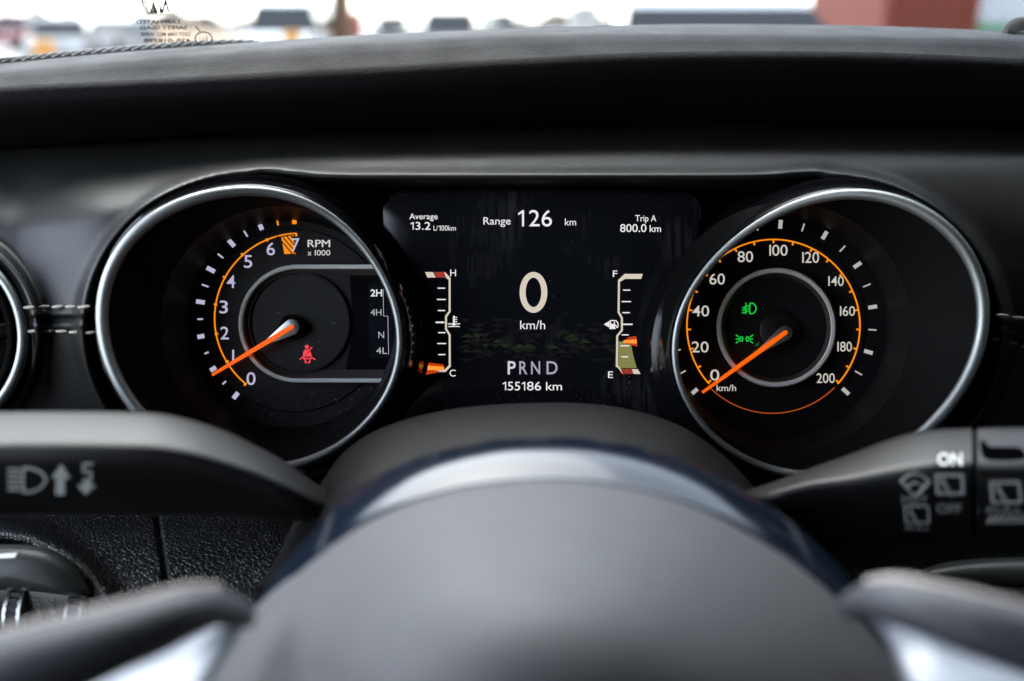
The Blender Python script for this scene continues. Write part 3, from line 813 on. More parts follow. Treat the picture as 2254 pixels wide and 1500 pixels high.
m = Mesh(); m.poly(T((1527, 943), (1566, 920), (1566, 966)), DY, .0003)
for a in (T((1572, 917), (1572, 972)), T((1598, 917), (1598, 972)), T((1571, 918), (1599, 918)), T((1566, 971), (1604, 971)), T((1600, 950), (1608, 950)), T((1608, 950), (1610, 962), (1618, 964), (1622, 955)), T((1622, 955), (1621, 934), (1606, 917))): stroke(m, a, 2.0, DY)
m.poly(T((1572, 940), (1598, 940), (1598, 970), (1572, 970)), DY, .0003)
disp.part('fuel_pump_sign', m, M['disp'], smooth=False)
# camouflage band of small triangles on the screen
cam_m = [glow('camouflage_dark', (4, 4, 4)), glow('camouflage_olive', (14, 16, 10)), glow('camouflage_bright', (28, 33, 16))]
m = Mesh()
for row in range(9):
    y = 905 + row * 33; fall = math.exp(-((row - 4.2) / 2.6) ** 2)
    x = 560 + random.uniform(0, 50)
    while x < 1570:
        wd = random.uniform(66, 124); h = random.uniform(24, 34)
        if random.random() < .9 * fall ** .6:
            v = random.random() * fall; k = 2 if v > .62 else 1 if v > .3 else 0
            tri = [(x, y), (x + wd, y), (x + wd * .5, y + h)] if random.random() < .5 else [(x, y + h), (x + wd * .5, y), (x + wd, y + h)]
            m.poly([z6(*p) for p in tri], DY + .0002 - .000004 * random.randrange(30), .0001, k)
        x += wd * random.uniform(.5, .9)
disp.part('camouflage_band', m, cam_m, kind='stuff', smooth=False)

# lint and dust lying on the screen edge and dials
m = Mesh()
def lint(n, x0, x1, y0, y1, Y, big=5):
    for _ in range(n):
        x, y = random.uniform(x0, x1), random.uniform(y0, y1); L = random.uniform(.5, big) * random.random(); a = random.uniform(0, math.pi); c = random.uniform(-.6, .6)
        pts = [(x + L * t * math.cos(a + c * t), y + L * t * math.sin(a + c * t)) for t in (-1, 0, 1)] if L > 1.4 else [(x, y), (x + 1.0, y + .3)]
        stroke(m, pts, random.uniform(.5, 1.0), Y, .0001)
lint(34, 1330, 1500, 800, 905, .4912, 3.5); lint(30, 1080, 1420, 850, 900, .4914, 2); lint(60, 560, 860, 850, 930, .4955, 4); lint(26, 560, 760, 610, 830, .4944, 3); lint(30, 430, 560, 520, 800, .4955, 2); lint(16, 1560, 1860, 560, 880, .4942, 2); lint(30, 920, 1480, 440, 700, .4914, 1.5)
single('lint', 'pale lint and dust specks lying on the dark dials and screen edge', 'dust', m, M['lint'], P(700, 900, .4955), kind='stuff', smooth=False)

# ------------------------------------------------------------------ steering column cover
shr = Thing('steering_column', 'black column cover arching in front of the screen, behind the wheel hub', 'steering column', P(1200, 1250, .40))
A = [(560, 1300), (610, 1225), (645, 1150), (700, 1070), (760, 990), (850, 936), (1000, 898), (1190, 885), (1350, 893), (1490, 932), (1590, 998), (1660, 1070), (1730, 1160), (1800, 1260), (1850, 1330)]
A = spline(A, 80)
rows = []
for s, dy, Y in ((.95, 60, .475), (.985, 12, .455), (.998, 2, .440), (1.0, 3, .425), (1.0, 16, .405), (.995, 45, .385), (.985, 80, .37), (.98, 120, .36), (.97, 200, .352)):
    rows.append([P(1200 + (p.x - 1200) * s, p.y + dy, Y) for p in A])
shr.part('upper_cover', Mesh().loft(rows, False), M['shroud'], angle=180)
m = Mesh(); m.loft([[P(x, y, Y) for x, y in ((560, 1290), (700, 1285), (1200, 1250), (1700, 1285), (1850, 1320), (1850, 1560), (560, 1560))] for Y in (.36, .44)], True, True, True); shr.part('lower_cover', m, M['shroud'])

# ------------------------------------------------------------------ steering wheel
wh = Thing('steering_wheel', 'steering wheel hub filling the bottom, smooth grey black airbag cover and two stitched spokes', 'steering wheel', P(1220, 1500, .27))
C = spline([(540, 1360), (600, 1270), (680, 1180), (760, 1097), (850, 1040), (950, 1000), (1080, 972), (1200, 964), (1320, 970), (1450, 996), (1560, 1036), (1650, 1087), (1750, 1155), (1860, 1260), (1930, 1360)], 90)
D = spline([(520, 1400), (620, 1290), (700, 1217), (780, 1160), (880, 1110), (1000, 1074), (1110, 1057), (1215, 1052), (1330, 1061), (1450, 1085), (1560, 1124), (1650, 1170), (1750, 1234), (1860, 1322), (1950, 1420)], 90)
rows = []
prof = [(1.14, .293), (1.06, .2955)]
for k in range(13):
    u = k / 12; Y = .298 + .0268 * u; z = -.1419 * .298 + .0268 * (.60 * u - .24 * u * u); prof.append(((-z / Y - .1005) / (.1419 - .1005), Y))
prof += [(prof[-1][0] - .01, .331), (prof[-1][0] + .02, .338), (prof[-1][0] + .3, .345)]
for t, Y in prof:
    rows.append([P(c.x + (d.x - c.x) * t, c.y + (d.y - c.y) * t, Y) for c, d in zip(C, D)])
wh.part('hub_back', Mesh().loft(rows, False), M['hubgloss'], angle=180)
PADO = spline([(1215, 1052), (1330, 1061), (1450, 1085), (1560, 1124), (1650, 1170), (1750, 1234), (1850, 1315), (1930, 1400), (1995, 1490), (2050, 1600), (2080, 1760), (2000, 2000), (1700, 2200), (1225, 2260), (750, 2200), (450, 2000), (380, 1760), (405, 1600), (450, 1490), (505, 1400), (580, 1320), (680, 1232), (780, 1160), (880, 1110), (1000, 1074), (1110, 1057)], 160, True)
rows = []
for t in (0, .012, .03, .06, .1, .16, .24, .34, .46, .6, .75, .9, 1.0):
    tt = 1 - (1 - t) ** 3.0
    Y = .296 - .098 * tt
    if t == 0: Y = .302
    rows.append([P(p.x + (1225 - p.x) * t * .97, p.y + (1720 - p.y) * t * .97, Y) for p in PADO])
wh.part('airbag_cover', Mesh().loft(rows, True, False, True), M['hub'], angle=180)


def spoke(name, path, rads, material):
    """padded bar: path in pixels with depth, oval section"""
    pts = spline(path, 40); rows = []
    n = len(pts)
    for i, q in enumerate(pts):
        r_ = interp(rads, i / (n - 1))
        p = P(q.x, q.y, q.z); a, b = pts[max(i - 1, 0)], pts[min(i + 1, n - 1)]
        t = (P(b.x, b.y, b.z) - P(a.x, a.y, a.z)).normalized(); u = t.cross(Vector((0, 1, 0))).normalized(); v = u.cross(t)
        rows.append([p + u * r_ * math.cos(R(k)) + v * r_ * 1.15 * math.sin(R(k)) for k in range(0, 360, 15)])
    return Mesh().loft(rows, True, True, True)


taupe = bpy.data.meshes.new('spoke_stitch'); taupe.from_pydata([tuple(v.co) for v in stitch.vertices], [], [tuple(p.vertices) for p in stitch.polygons]); taupe.materials.append(M['tanthread'])
for f in taupe.polygons: f.use_smooth = True
lp = [(-160, 1540, .212), (0, 1494, .214), (150, 1446, .217), (300, 1392, .222), (400, 1352, .228), (470, 1338, .236), (540, 1356, .25)]
rp = [(2420, 1462, .212), (2254, 1410, .214), (2120, 1370, .218), (2010, 1336, .225), (1930, 1322, .235), (1870, 1335, .248)]
for p, rr_ in ((lp, [(0, .0102), (.3, .0095), (.55, .0078), (.8, .0056), (1, .003)]), (rp, [(0, .0078), (.5, .0068), (.8, .0054), (1, .003)])):
    sp = wh.part('spoke_grip', spoke('spoke_grip', p, rr_, None), M['spoke'], angle=180)
    pts = spline(p, 60); n = 0
    for i in range(2, 56, 3):
        q = pts[i]; r_ = interp(rr_, i / 59); pp = P(q.x, q.y, q.z) + Vector((0, r_ * .45, r_ * .93))
        d = P(pts[i + 1].x, pts[i + 1].y, pts[i + 1].z) - P(pts[i - 1].x, pts[i - 1].y, pts[i - 1].z)
        wh.inst('spoke_stitch', taupe, Matrix.Translation(pp) @ d.to_track_quat('X', 'Z').to_matrix().to_4x4() @ Matrix.Diagonal((.0052, .0028, .0026, 1)), sp)
for pts in ([(545, 1345), (505, 1420), (452, 1500), (420, 1580), (60, 1620), (180, 1510), (330, 1452), (460, 1385)], [(1905, 1345), (1960, 1420), (2005, 1500), (2040, 1580), (2420, 1620), (2290, 1500), (2130, 1430), (2000, 1375)]):
    a = [P(x, y, .262 - .04 * sst(1340, 1620, y)) for x, y in pts]
    c = sum(a, Vector()) / len(a)
    m = Mesh(); m.loft([[p + Vector((0, .006, -.001)) for p in a], a, [p.lerp(c, .2) + Vector((0, -.0015, .0006)) for p in a], [p.lerp(c, .9) + Vector((0, -.002, .0008)) for p in a]], True, False, True)
    wh.part('spoke_insert', m, M['insert'], angle=60)

# ------------------------------------------------------------------ stalks
def section(px, top, sh, bot, Y, d):
    """stalk cross-section at px: upper facet from top to shoulder, front face down to bot"""
    h = sh - top; Y -= .022
    return [P(px, top + 12, Y + d * 1.7), P(px, top + 3, Y + d * 1.45), P(px, top, Y + d * 1.2), P(px, top + h * .12, Y + d * .95), P(px, top + h * .45, Y + d * .54), P(px, top + h * .8, Y + d * .12), P(px, sh + 1, Y - d * .08), P(px, sh + 14, Y - d * .12), P(px, sh + 40, Y - d * .02),
            P(px, (sh + bot) / 2, Y + d * .12), P(px, bot - 30, Y + d * .55), P(px, bot - 6, Y + d * .85), P(px, bot, Y + d * 1.2), P(px, bot - 2, Y + d * 1.5), P(px, bot - 40, Y + d * 2.2), P(px, top + 60, Y + d * 2.5)]


ls = Thing('turn_signal_stalk', 'black left stalk with pale headlamp and arrow symbols, in front of the RPM gauge', 'stalk', P(690, 1090, .40))
SS = [(-420, 912, 985, 1132, .366), (-380, 906, 985, 1138, .366), (-120, 905, 985, 1138, .368), (0, 905, 985, 1137, .37), (150, 904, 984, 1136, .372), (300, 906, 985, 1136, .375), (360, 910, 988, 1136, .377), (430, 926, 1000, 1138, .38), (500, 950, 1020, 1140, .384), (570, 984, 1044, 1143, .388), (630, 1018, 1070, 1146, .392), (690, 1062, 1098, 1150, .398), (740, 1090, 1116, 1150, .41)]
tabs = [[(s[0], s[k]) for s in SS] for k in range(1, 5)]
rows = []
for i in range(61):
    px = -420 + 1160 * i / 60; t, h, b, Y = [cubic(q, px) for q in tabs]; rows.append(section(px, t, h, b, Y, .016 * (b - t) / 232 + .004))
ls.part('lever', Mesh().loft(rows, True, True, True), M['stalk'], angle=60)
m = Mesh(); IY = .3435
for k in range(5): stroke(m, [(18, 1034 + 11 * k), (44, 1034 + 11 * k)], 5, IY)
stroke(m, [(52, 1030), (70, 1032), (90, 1040), (102, 1056), (90, 1074), (70, 1083), (52, 1084), (50, 1057), (52, 1030)], 5, IY)
ls.part('high_beam_symbol', m, M['white'], smooth=False)
m = Mesh(); m.poly([(134, 1022), (154, 1054), (142, 1052), (142, 1090), (122, 1090), (124, 1052), (112, 1054)], IY, .0003)
m.poly([(188, 1090), (212, 1068), (200, 1070), (200, 1062), (182, 1062), (182, 1070), (170, 1068)], IY, .0003)
stroke(m, [(184, 1058), (200, 1058), (200, 1040), (184, 1040), (184, 1022), (202, 1022)], 5, IY)
ls.part('arrow_symbols', m, M['white'], smooth=False)

rs = Thing('wiper_stalk', 'black right stalk with wiper symbols and words ON and OFF, before the km/h gauge', 'stalk', P(1700, 1090, .40))
SS = [(1640, 1082, 1098, 1130, .41), (1700, 1062, 1086, 1160, .40), (1780, 1032, 1066, 1176, .395), (1860, 1004, 1056, 1182, .39), (1950, 970, 1040, 1184, .384), (2010, 952, 1030, 1185, .38), (2060, 945, 1024, 1186, .377), (2139, 942, 1020, 1188, .374)]
tabs = [[(s[0], s[k]) for s in SS] for k in range(1, 5)]
rows = []
for i in range(51):
    px = 1640 + 499 * i / 50; t, h, b, Y = [cubic(q, px) for q in tabs]; rows.append(section(px, t, h, b, Y, .016 * (b - t) / 232 + .004))
rs.part('lever', Mesh().loft(rows, True, True, True), M['stalk'], angle=60)
rows = [section(px, 950, 1022, 1182, .3775, .019) for px in (2138, 2150)]
rs.part('collar', Mesh().loft(rows, True, True, True), M['matte'], angle=60)
rows = [section(px, t, 1030, b, Y, .02) for px, t, b, Y in ((2148, 946, 1188, .375), (2152, 942, 1192, .371), (2200, 941, 1193, .370), (2280, 940, 1194, .369), (2520, 940, 1194, .368), (2540, 948, 1186, .370))]
knob = rs.part('twist_knob', Mesh().loft(rows, True, True, True), M['stalk'], angle=60)
m = Mesh(); q_ = spline([(2158, 968), (2166, 968), (2180, 982), (2240, 984), (2256, 996), (2254, 1012), (2180, 1014), (2160, 1000)], 40, True)
m.loft([[P(p.x, p.y, 0.3430) for p in q_], [P(2206 + (p.x - 2206) * .96, 996 + (p.y - 996) * .85, 0.3423) for p in q_]], True, False, True); rs.part('thumb_recess', m, M['matte'], knob)
m = Mesh(); IY = .3475


def wiper_icon(m, cx, cy, s, Y, wd=5):
    stroke(m, [(cx - 27 * s, cy - 20 * s), (cx + 27 * s, cy - 20 * s), (cx + 29 * s, cy + 18 * s), (cx - 24 * s, cy + 18 * s), (cx - 27 * s, cy - 20 * s)], wd, Y)
    stroke(m, [(cx - 16 * s, cy - 8 * s), (cx + 4 * s, cy + 22 * s), (cx - 14 * s, cy - 12 * s)], wd, Y)


wiper_icon(m, 2090, 1068, 1.05, IY, 6); lettering(m, 'OFF', 2062, 1130, 20, IY, width=54)
stroke(m, [(1984, 1060), (2000, 1047), (2016, 1043), (2032, 1048), (2046, 1062), (2020, 1090), (2010, 1090), (1984, 1060)], 5.5, .352); stroke(m, [(1998, 1070), (2016, 1062), (2032, 1070)], 4, .352)
lettering(m, 'MIST', 1986, 1110, 18, 0.3517, width=56); wiper_icon(m, 2018, 1134, .95, 0.3517, 3); lettering(m, 'PULL', 1994, 1168, 10, 0.3520, width=54)
rs.part('wiper_symbols', m, M['pale'], smooth=False)
m = Mesh(); lettering(m, 'ON', 2064, 1024, 26, 0, width=54, bold=.02, frame=lambda a, b: P(a, b, .3522 + .0208 * cubic([(.3, .72), (.45, .54), (.8, .12), (1.0, -.08)], (b - 944) / 78))); rs.part('on_lettering', m, M['whiter'], smooth=False)
m = Mesh(); wiper_icon(m, 2214, 1086, 1.15, 0.3420, 5.5); lettering(m, '- PULL', 2150, 1130, 14, 0.3420, width=100, bold=0)
for k in range(6): stroke(m, [(2176 + 14 * k, 1152), (2186 + 14 * k, 1136)], 4, 0.3420)
rs.part('rear_wiper_symbols', m, M['pale'], knob, smooth=False)

# ------------------------------------------------------------------ light switch panel, lower left
sw = Thing('light_switch_panel', 'headlamp switch pod with grey green cap and ribbed thumb wheels, lower left corner', 'switch panel', P(60, 1420, .44))
cap_o = spline([(-160, 1260), (-120, 1215), (-40, 1200), (40, 1199), (95, 1205), (135, 1222), (170, 1252), (196, 1292), (206, 1318), (150, 1312), (60, 1302), (-60, 1298), (-150, 1300)], 80, True)
rows = [[P(20 + (p.x - 20) * t, 1268 + (p.y - 1268) * t, Y) for p in cap_o] for t, Y in ((1.0, .452), (.99, .436), (.94, .428), (.8, .423), (.5, .4205), (.05, .420))]
sw.part('upper_cap', Mesh().loft(rows, True, False, True), M['cap'], angle=60)
m = Mesh(); m.poly([(-60, 1224), (38, 1217), (32, 1228), (-60, 1233)], .4195, .0008); sw.part('cap_slot', m, M['silver'])
m = Mesh(); fo = [(-200, 1294), (0, 1298), (120, 1306), (215, 1322), (240, 1400), (240, 1640), (-200, 1640)]
m.loft([[P(x, y, .438) for x, y in fo], [P(x, y, .47) for x, y in fo]], True, True, False); sw.part('switch_face', m, M['gloss'])
for cx_, cy_ in ((24, 1366), (158, 1378)):
    yc = .446; r_ = .014; hw = 15 * K * .44
    c = P(cx_, cy_, yc - r_) + Vector((0, r_, 0))
    cyl = lambda rad, x0, x1: [[c + Vector((x, -rad * math.cos(R(t)), rad * math.sin(R(t)))) for t in range(0, 360, 15)] for x in (x0, x1)]
    wt = sw.part('thumb_wheel', Mesh().loft(cyl(r_, -hw, hw), True, True, True), M['rubber'])
    for s in (-1, 1): sw.part('wheel_rim', Mesh().loft(cyl(r_ * 1.06, s * hw - .0008, s * hw + .0008), True, True, True), M['silver'], wt)
    for t in range(-60, 66, 12):
        mm = Mesh(); mm.box((0, 0, 0), hw * 1.6, .0018, .0018, M=Matrix.Translation(c + Vector((0, -r_ * math.cos(R(t)), r_ * math.sin(R(t)))))); sw.part('rib', mm, M['plastic'], wt)
FY = .4375
m = Mesh(); stroke(m, [(60, 1316), (90, 1320)], 2, FY); stroke(m, [(66, 1318), (70, 1326), (82, 1327), (86, 1320)], 1.8, FY)
for a in (((68, 1326), (64, 1331)), ((78, 1327), (77, 1334)), ((84, 1325), (89, 1331))): stroke(m, list(a), 1.6, FY)
m.poly([(78, 1340), (86, 1338), (98, 1388), (94, 1390)], FY, .0003)
stroke(m, [(104, 1322), (110, 1332), (120, 1328), (118, 1320), (110, 1324), (120, 1338)], 1.8, FY)
for x, y, r_ in ((116, 1348, 5), (121, 1362, 4.4), (125, 1376, 4)): m.poly(circ(x, y, r_, n=14), FY, .0003)
sw.part('switch_symbols', m, M['white'], smooth=False)

# ------------------------------------------------------------------ windscreen and the cabin round the camera
W = Matrix.Identity(4)
ws = Thing('windscreen', 'clear windscreen above the dashboard with mirrored black safety glass print', 'windscreen', (0, .68, 1.38), W)
g0w, g1w = Vector((0, .648, 1.36)), Vector((0, .40, 1.80))


def on_glass(px, py, off=-.0008):
    """where the line from the eye through a photograph pixel meets the pane"""
    d = CAM.to_3x3() @ P(px, py, 1.0); n = Vector((0, g1w.z - g0w.z, -(g1w.y - g0w.y))).normalized()
    t = (g0w - EYE).dot(n) / d.dot(n); return EYE + d * t + n * off


m = Mesh(); m.box((0, 0, 0), 1.62, .005, (g1w - g0w).length, M=Matrix.Translation((g0w + g1w) / 2 + Vector((.27, 0, 0))) @ Matrix.Rotation(math.atan2(-(g1w.y - g0w.y), g1w.z - g0w.z), 4, 'X'))
ws.part('pane', m, M['windscreen'], smooth=False)
m = Mesh(); m2 = Mesh(); OG = -.0045
fr = lambda a, b: on_glass(a, b, OG)
def gpoly(mm, pts, mi=0): mm.add([fr(*p) for p in pts], [tuple(range(len(pts)))], mi)
z0 = lambda x, y: (260 + x / 5.635, y / 5.635)
# framed maker's mark, seen from behind
gpoly(m, [z0(318, 0), z0(302, -60), z0(330, -60), z0(380, 120), z0(716, 126), z0(720, 134), z0(374, 134)])
gpoly(m, [z0(716, 126), z0(655, -60), z0(661, -60), z0(722, 134)])
gpoly(m, [z0(385, 118), z0(335, -60), z0(352, -60), z0(410, 112), z0(440, 30), z0(470, 118)])
gpoly(m, [z0(470, 118), z0(440, 20), z0(452, -60), z0(505, 70), z0(520, 118)])
gpoly(m, [z0(535, 60), z0(525, 10), z0(540, 0), z0(570, 70), z0(600, -50), z0(625, -50), z0(658, 96), z0(636, 96), z0(612, 10), z0(580, 112), z0(540, 118)])
def gtext(mm, s, x0, x1, b, cap, bold=0): lettering(mm, s, z0(x0, b)[0], z0(x0, b)[1], cap / 5.635, 0, width=(x1 - x0) / 5.635, mirror=True, bold=bold, frame=fr)
gtext(m2, 'LAMINATED', 250, 785, 246, 46, .022); gtext(m, 'SAFETY GLASS', 290, 872, 318, 42, .022); gtext(m, 'DOT1046 M21 W850', 305, 915, 400, 44, .022); gtext(m, '43R-018798', 345, 922, 478, 46, .022)
gtext(m, 'SOUNDS I', 890, 1095, 228, 22)
def gring(mm, cx, cy, rx, ry, sx, sy, n=36):
    o = [fr(*z0(*p)) for p in circ(cx, cy, rx, ry, n)]; i = [fr(*z0(*p)) for p in circ(cx, cy, sx, sy, n)]; mm.loft([o, i], True)
gring(m2, 1080, 430, 112, 85, 96, 70); gtext(m2, 'E11', 1030, 1130, 465, 60, .01); gpoly(m2, [z0(975, 285), z0(990, 282), z0(1048, 345), z0(1030, 348)])
gring(m2, 268, 12, 32, 26, 22, 17)
ws.part('safety_glass_print', m, M['frit'], smooth=False); ws.part('certification_print', m2, M['greyfrit'], smooth=False)

cab = Thing('car_cabin', 'dark roof, doors, pillars and side windows of the car around the dashboard', 'car cabin', (.25, -.3, .6), W)
m = Mesh(); m.box((.27, -.62, 1.845), 1.66, 2.2, .05); cab.part('roof', m, M['cabin'])
m = Mesh(); m.box((.27, .43, 1.80), 1.66, .05, .06); cab.part('windscreen_header', m, M['cabin'])
m = Mesh(); m.box((1.09, -.45, .85), .07, 2.3, .92); cab.part('door', m, M['cabin'])
m = Mesh(); m.box((-.55, -.45, .82), .07, 2.3, .86); cab.part('door', m, M['cabin'])
for x in (-.55, 1.09):
    m = Mesh(); a, b = Vector((x, .70, 1.32)), Vector((x, .43, 1.82)); m.loft([[p + Vector((u * .035, v * .035, 0)) for u, v in ((-1, -1), (1, -1), (1, 1), (-1, 1))] for p in (a, b)], True, True, True); cab.part('windscreen_pillar', m, M['cabin'])
    m = Mesh(); m.box((x, -.42, 1.57), .06, .10, .52); cab.part('door_pillar', m, M['cabin'])
    if x > 0:
        m = Mesh(); m.box((x, .17, 1.565), .005, 1.08, .51); cab.part('side_window', m, M['sidegl'])
    m = Mesh(); m.box((x, -1.05, 1.565), .06, 1.16, .51); cab.part('rear_side_light_block', m, M['cabin'])  # unseen, solid instead of rear side windows, added to keep light out
m = Mesh(); m.box((.27, -1.70, 1.0), 1.66, .06, .66); cab.part('tailgate', m, M['cabin'])
m = Mesh(); m.box((.27, -1.70, 1.575), 1.60, .05, .49); cab.part('rear_light_block', m, M['cabin'])  # unseen, closes the rear window opening, added to block light from behind
m = Mesh(); m.box((.27, -.5, .42), 1.66, 2.5, .06); cab.part('floor', m, M['cabin'])
m = Mesh(); m.box((.27, .78, .90), 1.66, .06, .90); cab.part('firewall', m, M['cabin'])


def seat(label, x, y):
    e = bpy.data.objects.new('car_seat', None); COL.objects.link(e); e.parent = cab.o; e['label'] = label
    class t: part = staticmethod(lambda n, m, mt: cab.part(n, m, mt, e))
    def slab(c, sx, sy, sz, tilt):
        mm = Mesh(); mat_ = Matrix.Translation(c) @ Matrix.Rotation(R(tilt), 4, 'X'); rows = []
        for f, e in ((-1, .7), (-.9, .92), (-.5, 1), (.5, 1), (.9, .94), (1, .75)):
            rows.append([mat_ @ Vector((e * sx / 2 * math.copysign(abs(math.cos(R(a))) ** .45, math.cos(R(a))), e * sy / 2 * math.copysign(abs(math.sin(R(a))) ** .45, math.sin(R(a))), f * sz / 2)) for a in range(0, 360, 15)])
        return mm.loft(rows, True, True, True)
    t.part('backrest', slab((x, y - .12, 1.02), .50, .14, .72, 10), M['seat']); t.part('cushion', slab((x, y + .16, .62), .52, .54, .16, 0), M['seat']); t.part('headrest', slab((x, y - .20, 1.52), .27, .10, .22, 8), M['seat'])


seat('black leather front seat behind the steering wheel', .0, -.45); seat('black leather front seat on the far side, right of the steering wheel', .74, -.45)

# ------------------------------------------------------------------ outside, far out of focus
ground = single('ground', None, None, Mesh().add([(-900, -300, 0), (900, -300, 0), (900, 2500, 0), (-900, 2500, 0)], [(0, 1, 2, 3)]), mat('pale_gravel', (.30, .29, .28), .9, var=.2), (0, 0, 0), W, kind='structure')


def gx(px, d): return (px - 1127) * K * d * math.cos(PITCH)


GL = mat('car_glass', (.012, .014, .016), .1); TY_ = mat('tyre', (.015, .015, .015), .8); LAMP = mat('headlamp_glass', (.6, .6, .58), .15)


def car(label, px, d, paint, kind='hatch', rot=0, length=4.3, width=1.8, height=1.6, roof=None):
    x = gx(px, d); F = Matrix.Translation((x, d, 0)) @ Matrix.Rotation(R(rot), 4, 'Z')
    t = Thing('parked_car', label, 'car', (0, 0, 0), F, 'parked cars beyond the windscreen')
    L, Wd, H = length / 2, width / 2, height; hb = H * .58
    prof = [(-L, .35), (-L, hb * .9), (-L * .95, hb), (-L * .4, hb * 1.04), (L * .9, hb * 1.02), (L, hb * .85), (L, .35)]
    m = Mesh(); m.loft([[Vector((s * Wd * w_, y, z)) for y, z in prof] for s, w_ in ((-1, .94), (-1, 1), (1, 1), (1, .94))], True, True, True); t.part('body', m, paint, angle=30)
    back = L * (.93 if kind in ('van', 'suv') else .7); fr_ = -L * (.62 if kind == 'van' else .25)
    def tier(z, f0, f1, w_): return [Vector((-Wd * w_, f0, z)), Vector((Wd * w_, f0, z)), Vector((Wd * w_, f1, z)), Vector((-Wd * w_, f1, z))]
    m = Mesh(); m.loft([tier(hb * 1.0, fr_ - .35, back, .95), tier(H - .10, fr_ + .22, back - .12, .80)], True, False, True); t.part('window', m, GL, angle=20)
    m = Mesh(); m.loft([tier(H - .11, fr_ + .2, back - .1, .82), tier(H - .03, fr_ + .26, back - .14, .79), tier(H, fr_ + .4, back - .3, .70)], True, True, True); t.part('roof', m, roof or paint, angle=30)
    for s in (-1, 1):
        m = Mesh(); m.box((s * Wd * .72, -L - .01, hb * .78), .36, .05, .16); t.part('headlight', m, LAMP)
        for y in (-L * .62, L * .62):
            m = Mesh(); m.loft([[Vector((s * (Wd - .02) + dx, y + .33 * math.cos(R(a)), .33 + .33 * math.sin(R(a)))) for a in range(0, 360, 20)] for dx in (-.1, .1)], True, True, True); t.part('wheel', m, TY_)


PW, PK, PG, PS, PR = (mat(n, c, .3, coat=.5) for n, c in (('white_paint', (.75, .75, .74)), ('black_paint', (.02, .021, .023)), ('dark_grey_paint', (.055, .055, .057)), ('silver_paint', (.30, .31, .32)), ('red_paint', (.20, .022, .03))))
car('white roofed car side on with dark windows, in front of the red container', 1690, 14.5, PK, 'suv', 90, 4.7, 1.85, 1.72, roof=PW)
car('dark grey car facing the windscreen, second dark car from the brown trunk', 995, 36, PG, 'van', 0, 4.4, 1.9, 1.74)
car('black car just right of the brown trunk', 865, 62, PK, 'suv', 0, 4.4, 1.9, 1.72)
car('narrow grey car far off, right of the dark grey car', 1104, 75, PG, 'suv', 20, 4.2, 1.8, 1.95)
car('white van left of the brown trunk', 648, 30, PW, 'van', 0, 4.8, 1.95, 1.95)
car('silver car parked beyond the defroster grille, left of the earth mound', 135, 34, PS, 'hatch', 15, 4.3, 1.8, 1.55)
car('pale grey car beside the earth mound, behind the safety glass print', 250, 40, PS, 'hatch', -10, 4.3, 1.8, 1.5)
car('dark red car at the far left edge of the windscreen', 30, 52, PR, 'hatch', 0, 4.3, 1.8, 1.75)

tr = Thing('bare_tree', 'brown tree trunk standing beyond the dashboard, left of the black car', 'tree', (gx(752, 30), 30, 0), W)
m = Mesh(); x, d = gx(752, 30), 30
m.loft([[Vector((x + r_ * math.cos(R(a)), d + r_ * math.sin(R(a)), z)) for a in range(0, 360, 30)] for r_, z in ((.42, 0), (.36, .8), (.30, 1.7), (.24, 3), (.2, 5))], True, True, True)
bark = mat('brown_bark', (.11, .06, .032), .9, var=.4, bump=('noise', 20, .03)); tr.part('trunk', m, bark)
for k in range(9):
    a = k * 2.4; z = 3 + k * .25; b = Vector((x + math.cos(a) * 1.6, d + math.sin(a) * 1.6, z + 2.2)); a_ = Vector((x, d, z)); m = Mesh()
    rows = [[p + Vector((r_ * math.cos(R(q)), r_ * math.sin(R(q)), 0)) for q in range(0, 360, 60)] for p, r_ in ((a_, .08), (a_.lerp(b, .5) + Vector((0, 0, .15)), .05), (b, .015))]
    m.loft(rows, True, True, True); tr.part('limb', m, bark)
x, d = gx(715, 31), 31; m = Mesh(); rnd = random.Random(3)
for _ in range(900):
    a, b_, r_ = rnd.uniform(0, 6.28), rnd.uniform(0, 1), rnd.uniform(.2, 1) ** .5
    c = Vector((x + math.cos(a) * r_ * .42 * (1 - .4 * b_), d + math.sin(a) * r_ * .42, .05 + b_ * 1.5)); u = Vector((rnd.uniform(-1, 1), rnd.uniform(-1, 1), rnd.uniform(-1, 1))).normalized() * .07; v = u.orthogonal().normalized() * .04
    m.add([c - u, c + v, c + u, c - v], [(0, 1, 2, 3)])
single('shrub', 'dark low shrub at the foot of the brown trunk', 'shrub', m, mat('dark_twigs', (.04, .04, .032), .8), (x, d, 0), W, smooth=False)
sg = Thing('road_sign', 'small red sign board right beside the brown trunk', 'sign', (gx(786, 33), 33, 0), W)
m = Mesh(); m.box((gx(786, 33), 33, 1.30), .30, .03, .8); sg.part('board', m, mat('faded_red', (.32, .07, .05), .6)); m = Mesh(); m.box((gx(786, 33), 33.04, .6), .05, .05, 1.2); sg.part('post', m, M['silver'])
OR = mat('orange_plastic', (.52, .24, .05), .6)
for px, d, top, lb in ((640, 26, 1.19, 'orange traffic drum in front of the white van'), (88, 22, 1.05, 'orange traffic drum in front of the silver car')):
    t = Thing('traffic_drum', lb, 'traffic drum', (gx(px, d), d, 0), W, 'orange traffic drums'); x = gx(px, d)
    for k, (z0_, z1_, r_) in enumerate(((0, .12, .32), (.12, .45, .25), (.45, .75, .24), (.75, top, .22))):
        m = Mesh(); m.loft([[Vector((x + r_ * math.cos(R(a)), d + r_ * math.sin(R(a)), z)) for a in range(0, 360, 20)] for z in (z0_, z1_)], True, True, True); t.part('base' if k == 0 else 'band', m, TY_ if k == 0 else OR)
